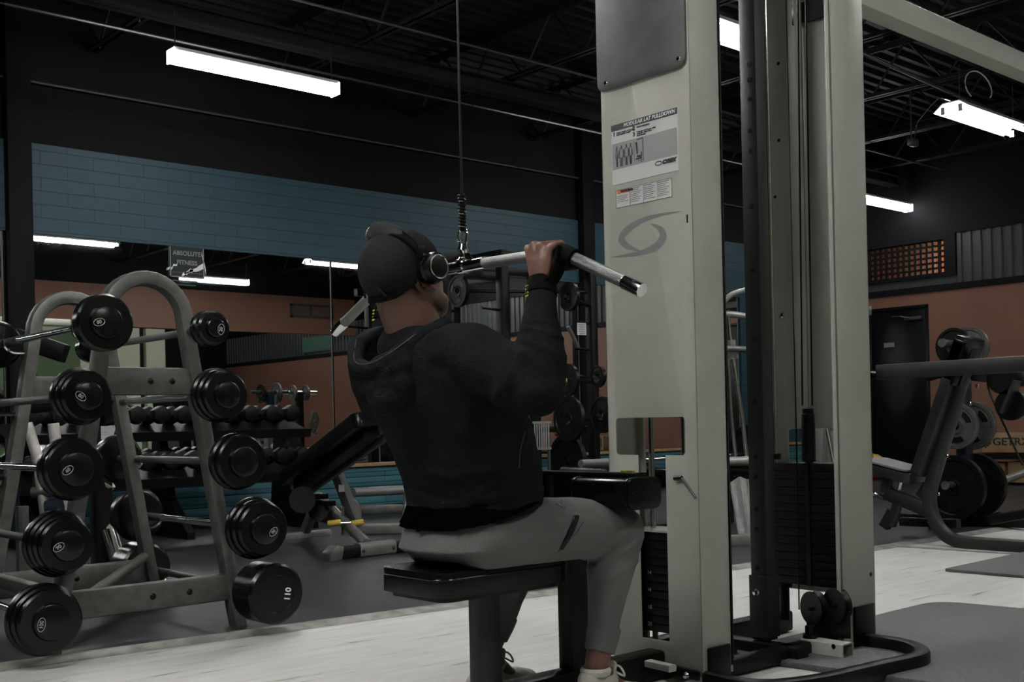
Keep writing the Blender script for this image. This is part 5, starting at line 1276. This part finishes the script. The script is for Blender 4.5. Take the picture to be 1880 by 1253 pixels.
# ============================================================ INCLINE BENCH (centre left)
ib = thing('incline_bench', 'black incline bench with grey legs and yellow adjustment grips, tilted up to the right', 'bench', (3.9, 5.9, 0))
IY = 5.72
f0, f1 = onY(612, 1018, IY), onY(757, 1004, IY); zf = .05
obj('front_foot', MB().rect([(f0.x, IY, zf), (f1.x + .05, IY, zf)], .07, .075, .02), 'dark_tube', ib)
obj('foot_sleeve', MB().rect([(f0.x + .17, IY, zf + .002), (f0.x + .43, IY, zf + .002)], .078, .083, .02), 'silver_tube', ib)
for s in (.19, .41): obj('bolt', MB().lathe([(0, .008), (.010, .006), (.014, 0)][::-1], (f0.x + s, IY - .04, zf), (0, -1, 0), 12), 'iron_grey', ib)
obj('foot_cap', MB().prism([(f0.x - .05, .0), (f0.x + .03, .0), (f0.x + .05, .09), (f0.x, .10), (f0.x - .05, .06)], [], (0, IY + .05, 0), (1, 0, 0), (0, 0, 1), .10), 'grey_tube', ib, bevel=.01)
xs_ = f0.x + .26; sp0 = V((xs_, IY + .03, .08)); sp1 = onY(585, 912, 6.75); xs1 = sp1.x
sp1 = V((xs1, 6.75, sp1.z))
obj('spine', MB().tube([sp0, sp1], .034, 12), 'silver_tube', ib)
pw0, pw1 = onY(655, 965, 6.35), onY(622, 872, 6.35)
pw0.y = pw1.y = 6.3
pv = [onD(655, 965, 7.35), onD(630, 905, 7.3), onD(618, 868, 7.25)]
obj('strut', MB().rect([pv[0], pv[2]], .10, .05, .01, upv=(1, 0, 0)), 'silver_tube', ib)
lg_ = pv[0].lerp(pv[1], .3)
arcp = [pv[0].lerp(pv[1], .4) + rgt * (.055 * math.cos(t)) + up * (.11 * math.sin(t) - .03) for t in [PI * k / 12 for k in range(13)]]
obj('yoke', MB().rect([arcp[0] - up * .11] + arcp + [arcp[-1] - up * .11], .02, .035, .006, upv=tuple(fwd)), 'silver_tube', ib)
obj('number_tag', MB().box(onD(627, 897, 7.2), (.035, .004, .045), Matrix.Rotation(AZ - PI / 2, 3, 'Z')), 'paper', ib)
for (a, b) in ((602, 626), (645, 668)):
    obj('yellow_grip', MB().cyl(onD(a, 962, 7.18), onD(b, 959, 7.18), .019, 14), 'yellow', ib, bevel=.004)
obj('grip_rod', MB().cyl(onD(602, 962, 7.18), onD(668, 959, 7.18), .010, 10), 'chrome', ib)
for (a, b) in ((590, 912), (604, 925), (636, 960), (655, 980)):
    q = onD(a, b, 7.35); obj('ladder_stop', MB().box(q, (.08, .05, .035)), 'dark_tube', ib, bevel=.006)
# pads: the back pad climbs toward the camera side
pa0, pa1 = onD(546, 878, 7.5), onD(690, 768, 6.35)
def pad(a, b, w, th, name, m_='vinyl', hang=V((1, 0, 0))):
    d = (b - a).normalized(); side = hang - d * hang.dot(d); side.normalize(); n_ = side.cross(d); L = (b - a).length
    return obj(name, MB().prism(rrect(-w / 2, 0, w / 2, L, .05, 6), [], a - n_ * th / 2, side, d, th), m_, ib, bevel=.014, seg=3)
pad(pa0, pa1, .26, .085, 'back_pad'); nrm = V((0, 0, -1))
obj('back_rail', MB().rect([pa0.lerp(pa1, .0) + V((.10, 0, -.09)), pa0.lerp(pa1, 1.) + V((.10, 0, -.09))], .03, .04, .004), 'silver_tube', ib)
obj('back_rail', MB().rect([pa0.lerp(pa1, .05) + V((0, 0, -.07)), pa0.lerp(pa1, .95) + V((0, 0, -.07))], .10, .04, .004), 'dark_tube', ib)
obj('hinge_plate', MB().lathe([(0, 0), (.075, 0), (.085, .006), (.085, .02), (0, .02)], onD(556, 918, 7.3), -fwd, 28), 'char_tube', ib)
obj('seat_roller', MB().cyl(onD(585, 938, 7.4), onD(612, 945, 7.7), .07, 20), 'vinyl_grey', ib)
sp_ = onD(520, 905, 7.6); rl0, rl1 = onD(500, 985, 7.9), onD(560, 972, 8.1)
obj('rear_foot', MB().rect([V((rl0.x, rl0.y, .03)), V((rl1.x + .2, rl1.y, .03))], .05, .05, .008).rect([sp1, V((rl1.x, rl1.y, .05))], .06, .06, .008, upv=(1, 0, 0)), 'silver_tube', ib)
# low steel frame right of the bench, in front of the teal boards
fr2 = thing('low_frame', 'low grey steel frame with a round rail in front of the teal boards', 'frame', tuple(onD(700, 960, 8.6)))
fr2.location.z = 0
r0, r1 = onD(648, 905, 8.4), onD(748, 900, 8.8)
obj('rail', MB().tube([r0, r1], .035), 'silver_tube', fr2)
k0, k1 = onD(655, 965, 8.2), onD(745, 968, 8.2)
k0.z = k1.z = .06
k2 = onD(748, 905, 8.7)
obj('frame_bar', MB().rect([V((k0.x, k0.y, .05)), V((k1.x + .3, k1.y - .2, .05))], .07, .075, .01), 'silver_tube', fr2)
obj('frame_leg', MB().rect([V((k1.x, k1.y, .08)), k2], .06, .05, .01, upv=(1, 0, 0)), 'silver_tube', fr2)
obj('frame_bar', MB().rect([V((k0.x + .1, k0.y + .45, .16)), V((k1.x + .3, k1.y + .35, .16))], .05, .07, .01), 'grey_tube', fr2)
# ============================================================ DUMBBELL RACK along the mirror
DX0, DX1, DY = 2.5, onY(556, 800, 7.95).x, 7.95
dr = thing('dumbbell_rack', 'long black three-tier dumbbell rack standing against the mirror', 'dumbbell rack', ((DX0 + DX1) / 2, DY, 0))
tiers = [(DY + .05, .80), (DY - .10, .47)]
for (y, z) in tiers:
    q = Matrix.Rotation(math.radians(18), 3, 'X')
    obj('shelf', MB().box(((DX0 + DX1) / 2, y, z), (DX1 - DX0, .34, .03), q).box(((DX0 + DX1) / 2, y - .165, z - .045), (DX1 - DX0, .02, .07), q), 'dark_tube', dr)
for x in (DX0 + .1, (DX0 + DX1) / 2, DX1 - .12):
    obj('upright', MB().prism([(DY - .35, 0), (DY + .28, 0), (DY + .28, .06), (DY + .2, .82), (DY + .1, .82), (DY - .05, .3), (DY - .35, .06)], [], (x - .03, 0, 0), (0, 1, 0), (0, 0, 1), .06), 'black', dr)
def dumbbell_make(c, r, label):
    t = thing('dumbbell', label, 'dumbbell', tuple(c), 'dumbbells on the rack by the mirror')
    c = V(c)
    for s in (-1, 1):
        o2 = [(r * math.cos(PI / 6 + k * PI / 3), r * math.sin(PI / 6 + k * PI / 3)) for k in range(6)]
        obj('dumbbell_head', MB().prism(o2, [], c + V((0, s * .105 - .045, 0)), (-1, 0, 0), (0, 0, 1), .09), 'rubber', t, bevel=.006)
    obj('handle', MB().cyl(c + V((0, -.07, 0)), c + V((0, .07, 0)), .016, 12), 'chrome', t)
    return t
proto = None; k = 0
for ti, (y, z) in enumerate(tiers):
    n = 12
    for i in range(n):
        x = DX0 + .15 + (DX1 - DX0 - .3) * i / (n - 1); r = .062 + .0015 * i
        c = (x, y - .02, z + .11)
        lab = 'black hex dumbbell on the %s tier of the rack, number %s from its right end' % ('upper' if ti == 0 else 'lower', ['one', 'two', 'three', 'four', 'five', 'six', 'seven', 'eight', 'nine', 'ten', 'eleven', 'twelve'][n - 1 - i])
        if proto is None: proto = dumbbell_make(c, .068, lab)
        else: dup(proto, c, lab)
# ============================================================ LEVER MACHINE with white tubes (far left, behind the barbell rack)
lm = thing('lever_machine', 'worn white tubed lever machine behind the left side of the barbell rack', 'gym machine', tuple(onD(80, 960, 6.6).to_2d()) + (0,))
def tb(name, pts, r, d, m_='white_tube', f=.1): obj(name, MB().tube(fillet([onD(a, b, d) for a, b in pts], f), r, 16), m_, lm)
tb('white_leg', [(50, 778), (72, 850), (78, 905), (88, 975)], .028, 6.0)
tb('white_leg', [(98, 778), (105, 830), (112, 900), (125, 1010)], .030, 6.1)
tb('lever_arm', [(198, 885), (182, 905), (192, 960), (208, 1010)], .045, 5.6, 'white_tube', .15)
tb('chrome_sleeve', [(196, 972), (214, 1030)], .040, 5.58, 'chrome')
tb('frame_tube', [(150, 900), (60, 905)], .03, 6.0, 'grey_tube'); tb('frame_tube', [(60, 750), (150, 740)], .03, 6.1, 'black')
tb('blue_roller', [(88, 935), (112, 930)], .05, 6.0, 'blue_plastic')
q = onD(45, 940, 6.3); obj('foot_tube', MB().rect([V((q.x, q.y, .03)), V((q.x + .9, q.y + .4, .03))], .07, .06, .01), 'grey_tube', lm)
obj('foot_tube', MB().rect([onD(40, 930, 6.2), V((onD(40, 930, 6.2).x, onD(40, 930, 6.2).y, .04))], .06, .06, .01, upv=(1, 0, 0)), 'grey_tube', lm)
pc = onD(190, 792, 5.55)
card = obj('instruction_card', MB().prism([(-.055, .045), (-.05, 0), (-.02, -.04), (.02, -.045), (.05, -.02), (.062, .02), (.0, .035)], [], pc, tuple(rgt), (0, 0, 1), .003), 'paper', lm)
obj('card_lines', MB().box(pc - fwd * .002 + up * -.008, (.05, .002, .003), Matrix.Rotation(AZ - PI / 2, 3, 'Z')).box(pc - fwd * .002 + up * -.018, (.06, .002, .003), Matrix.Rotation(AZ - PI / 2, 3, 'Z')), 'label_dark', lm)
obj('upright', MB().rect([V((pc.x, pc.y + .05, 0)), V((pc.x, pc.y + .05, 1.05))], .09, .09, .01, upv=(1, 0, 0)), 'dark_tube', lm)
obj('weight_arm', MB().rect([onD(30, 620, 6.2), onD(120, 650, 6.2)], .08, .10, .01), 'black', lm)
# ============================================================ POWER RACK and barbell (centre right)
PY0, PY1 = 7.6, 8.42
u2 = onY(1086, 600, PY0); u1 = onY(924, 600, PY0 + .0)
prk = thing('power_rack', 'tall black power rack with plate pegs behind the man\'s raised arm', 'power rack', ((u1.x + u2.x) / 2, PY0 + .5, 0))
ztop_ = onY(1086, 478, PY0).z
for (x, y) in ((u1.x, PY0), (u2.x, PY0), (u1.x, PY1), (u2.x, PY1)):
    obj('upright', MB().rect([(x, y, .01), (x, y, ztop_)], .085, .085, .008, upv=(1, 0, 0)), 'dark_tube', prk)
for y in (PY0, PY1): obj('top_bar', MB().rect([(u1.x, y, ztop_ - .04), (u2.x, y, ztop_ - .04)], .07, .07, .008), 'dark_tube', prk)
for x in (u1.x, u2.x):
    obj('side_bar', MB().rect([(x, PY0, ztop_ - .03), (x, PY1, ztop_ - .03)], .07, .07, .008), 'dark_tube', prk); obj('side_bar', MB().rect([(x, PY0, .05), (x, PY1, .05)], .07, .07, .008), 'dark_tube', prk)
    obj('safety_bar', MB().rect([(x, PY0, .72), (x, PY1, .72)], .05, .06, .006), 'dark_tube', prk)
for (py, x) in ((575, u1.x), (640, u1.x), (668, u1.x), (555, u2.x), (590, u2.x), (640, u2.x), (692, u2.x)):
    q = onY(1000, py, PY0); obj('peg', MB().cyl((x - .04, PY0, q.z), (x - .26, PY0 - .02, q.z + .01), .013), 'black', prk)
for (x, z) in ((u1.x, 1.9), (u2.x, 1.85)): obj('hole_strip', MB().bb((x - .008, PY0 - .04, .5), (x + .008, PY0 - .038, z)), 'chrome', prk)
obj('multi_grip_bar', MB().rect([(u1.x - .3, PY0 + .2, onY(900, 500, PY0).z), (u1.x + .2, PY0 + .2, onY(900, 500, PY0).z)], .06, .07, .01), 'dark_tube', prk)
sgn = obj('notice', MB().bb((onY(1060, 600, PY0 - .045).x, PY0 - .045, onY(1060, 616, PY0).z), (onY(1076, 600, PY0 - .045).x, PY0 - .04, onY(1060, 594, PY0).z)), 'paper', prk)
nl = MB()
for k in range(5): nl.bb((onY(1062, 600, PY0 - .046).x, PY0 - .047, onY(1060, 598 + k * 4, PY0).z), (onY(1074, 600, PY0 - .046).x, PY0 - .0455, onY(1060, 598 + k * 4, PY0).z + .004))
obj('notice_lines', nl, 'label_dark', prk)
obj('diagonal_brace', MB().tube([onY(1043, 600, PY0 + .3), onY(1062, 640, PY0 + .3)], .02), 'silver_tube', prk)
gp = 'plates hung on the power rack'
for (a, b, rp, d, m_, lab) in ((1043, 698, 30, 10., 'iron', 'black plate with lime lettering hung above the large rimmed one on the power rack'), (1045, 770, 42, 10., 'iron', 'large black rimmed plate hung below the lime lettered one on the power rack'),
                               (1098, 692, 20, 10.4, 'iron', 'small black plate on the far side of the power rack upright'), (1106, 762, 34, 10.4, 'rubber', 'black plate half hidden behind the right upright of the power rack'),
                               (1045, 545, 27, 10., 'iron', 'black plate hung beside the man\'s wrist on the power rack'), (842, 535, 30, 10.5, 'rubber', 'black tri-grip plate hung left of the carabiner, high on the rack')):
    c = onD(a, b, d); tp9 = plate(c, (1, -.08, 0), rp / FOC * d, .04, m_, lab, gp, holes=3)
    if (a, b) == (1043, 698): obj('lime_print', MB().box(onD(1036, 698, d - .09), (.05, .004, .03), Matrix.Rotation(AZ - PI / 2, 3, 'Z')), 'lime', tp9)
    if d > 9.9: obj('peg', MB().cyl((u2.x, PY0, c.z), (c.x - .05, c.y, c.z), .016), 'black', prk)
bb_ = thing('barbell', 'long steel barbell lying low on supports, its bare sleeve end toward the seat', 'barbell', tuple(onD(1110, 848, 7.6)))
b0, b1 = onD(1066, 852, 7.4), onD(1118, 848, 7.75)
dirb = V((1, 0, 0)); b1 = b0 + dirb * .42; b3 = b0 + dirb * 2.2
obj('sleeve', MB().cyl(b0, b1, .026, 20).cyl(b1 - dirb * .0, b1 + dirb * .03, .036, 20), 'silver_tube', bb_)
obj('shaft', MB().cyl(b1, b3 - dirb * .42, .0145, 14), 'chrome', bb_); obj('sleeve', MB().cyl(b3 - dirb * .42, b3, .026, 20), 'silver_tube', bb_)
plate(b3 - dirb * .36, (1, 0, 0), .225, .05, 'rubber', 'big black plate loaded on the far end of the low barbell', 'plates loaded on the low barbell')
plate(onD(1042, 848, 10.1), (1, -.08, 0), .245, .05, 'rubber', 'big black plate low on the power rack, left of the bare barbell sleeve', gp, holes=0)
q = onD(1042, 848, 10.1); obj('peg', MB().cyl((u2.x - .04, PY0, q.z), (q.x - .06, q.y, q.z), .02), 'black', prk)
bs = thing('bench_press', 'black flat bench with uprights supporting the low barbell', 'bench', (b0.x + 1.1, b0.y + .3, 0))
for s in (.6, 1.6): obj('support', MB().rect([(b0.x + s, b0.y + .06, .01), (b0.x + s, b0.y + .06, b0.z + .02)], .07, .07, .008, upv=(1, 0, 0)).bb((b0.x + s - .03, b0.y - .03, b0.z - .045), (b0.x + s + .03, b0.y + .08, b0.z - .018)), 'dark_tube', bs)
obj('bench_pad', MB().bb((b0.x + .95, b0.y + .1, .36), (b0.x + 1.25, b0.y + 1.2, .44)), 'vinyl', bs, bevel=.02)
obj('bench_frame', MB().bb((b0.x + 1.05, b0.y + .12, .3), (b0.x + 1.15, b0.y + 1.15, .36)).bb((b0.x + .6, b0.y + .02, .0), (b0.x + 1.6, b0.y + .1, .06)).bb((b0.x + 1.06, b0.y + 1.0, 0), (b0.x + 1.14, b0.y + 1.08, .32)), 'dark_tube', bs)
rd = thing('radiator', 'white slatted panel low on the far side, glimpsed beside the man\'s elbow', 'panel', tuple(onD(990, 800, 9.6)))
rm = MB()
for k in range(7): q = onD(982 + 4.2 * k, 800, 9.6); rm.box(q, (.012, .02, .22), Matrix.Rotation(AZ - PI / 2, 3, 'Z'))
obj('slats', rm, 'paper_dim', rd); obj('stand', MB().box(onD(983, 800, 9.62) * 1 - up * .35, (.02, .02, .72)).box(onD(1007, 800, 9.62) - up * .35, (.02, .02, .72)), 'corr', rd); obj('panel_frame', MB().box(onD(995, 776, 9.6), (.16, .02, .02), Matrix.Rotation(AZ - PI / 2, 3, 'Z')).box(onD(995, 824, 9.6), (.16, .02, .02), Matrix.Rotation(AZ - PI / 2, 3, 'Z')), 'paper_dim', rd)
# ============================================================ machine glimpsed through the gap in the tower
gm = thing('cross_trainer', 'silver tubed trainer with curved handles seen through the gap in the tower', 'exercise machine', (onD(1360, 900, 7.6).x, onD(1360, 900, 7.6).y, 0))
def gt(name, pts, r, d, m_='silver_tube', f=.1): obj(name, MB().tube(fillet([onD(a, b, d) for a, b in pts], f), r, 12), m_, gm)
gt('curved_handle', [(1325, 560), (1340, 542), (1362, 534), (1400, 528)], .018, 7.5)
gt('handle_bar', [(1330, 577), (1352, 578), (1376, 583), (1400, 590)], .022, 7.5)
gt('pole', [(1336, 570), (1340, 620), (1344, 640)], .012, 7.5, 'chrome'); gt('pole_joint', [(1343, 625), (1346, 660)], .026, 7.5)
gt('cross_pin', [(1335, 641), (1357, 641), (1378, 643)], .02, 7.45, 'iron_grey')
gt('chrome_link', [(1345, 660), (1362, 760), (1372, 850)], .014, 7.5, 'chrome'); gt('chrome_link', [(1336, 660), (1342, 760), (1352, 850)], .012, 7.6, 'chrome')
gt('crank_housing', [(1330, 848), (1385, 846)], .03, 7.4, 'silver_tube'); gt('crank_housing', [(1330, 860), (1385, 862)], .05, 7.5, 'black')
obj('frame_leg', MB().rect([onD(1356, 885, 7.3), onD(1378, 1012, 7.0)], .10, .08, .01, upv=(1, 0, 0)), 'silver_tube', gm)
lb = onD(1378, 1015, 7.0); obj('base_foot', MB().rect([V((lb.x - .5, lb.y + .3, .04)), V((lb.x + .2, lb.y - .1, .04))], .08, .07, .01), 'silver_tube', gm)
gt('cable_stay', [(1373, 880), (1382, 1020)], .008, 7.2, 'chrome')
gt('front_link', [(1517, 780), (1532, 855)], .016, 8.0, 'chrome')
obj('flywheel_cover', MB().lathe([(0, 0), (.22, 0), (.24, .02), (.24, .06), (0, .06)], onD(1540, 850, 8.3), -fwd, 32), 'silver_tube', gm)
obj('flywheel_leg', MB().rect([onD(1505, 780, 8.2), onD(1500, 930, 8.2)], .10, .08, .01, upv=(1, 0, 0)), 'silver_tube', gm)
# equipment that only shows in the mirror
mt = thing('plate_tree', 'chrome horned plate tree with small plates, seen in the mirror left of the man', 'plate holder', (8.25, 3.5, 0))
obj('post', MB().rect([(8.25, 3.5, .02), (8.25, 3.5, 1.28)], .09, .09, .01, upv=(1, 0, 0)), 'dark_tube', mt)
obj('horn', MB().cyl((7.97, 3.5, 1.28), (8.53, 3.5, 1.28), .025), 'chrome', mt); obj('foot', MB().bb((7.95, 3.45, 0), (8.55, 3.55, .05)).bb((8.2, 3.2, 0), (8.3, 3.8, .05)), 'dark_tube', mt)
for s, lb_ in ((-.10, 'left'), (.10, 'right')): plate((8.25 + s, 3.5, 1.27), (1, 0, 0), .11, .03, 'iron_grey', 'small plate on the %s horn of the mirrored plate tree' % lb_, 'plates seen only in the mirror')
plate((8.6, 3.3, .85), (.6, .8, 0), .17, .04, 'iron_grey', 'grey plate leaning low beside the mirrored plate tree', 'plates seen only in the mirror')
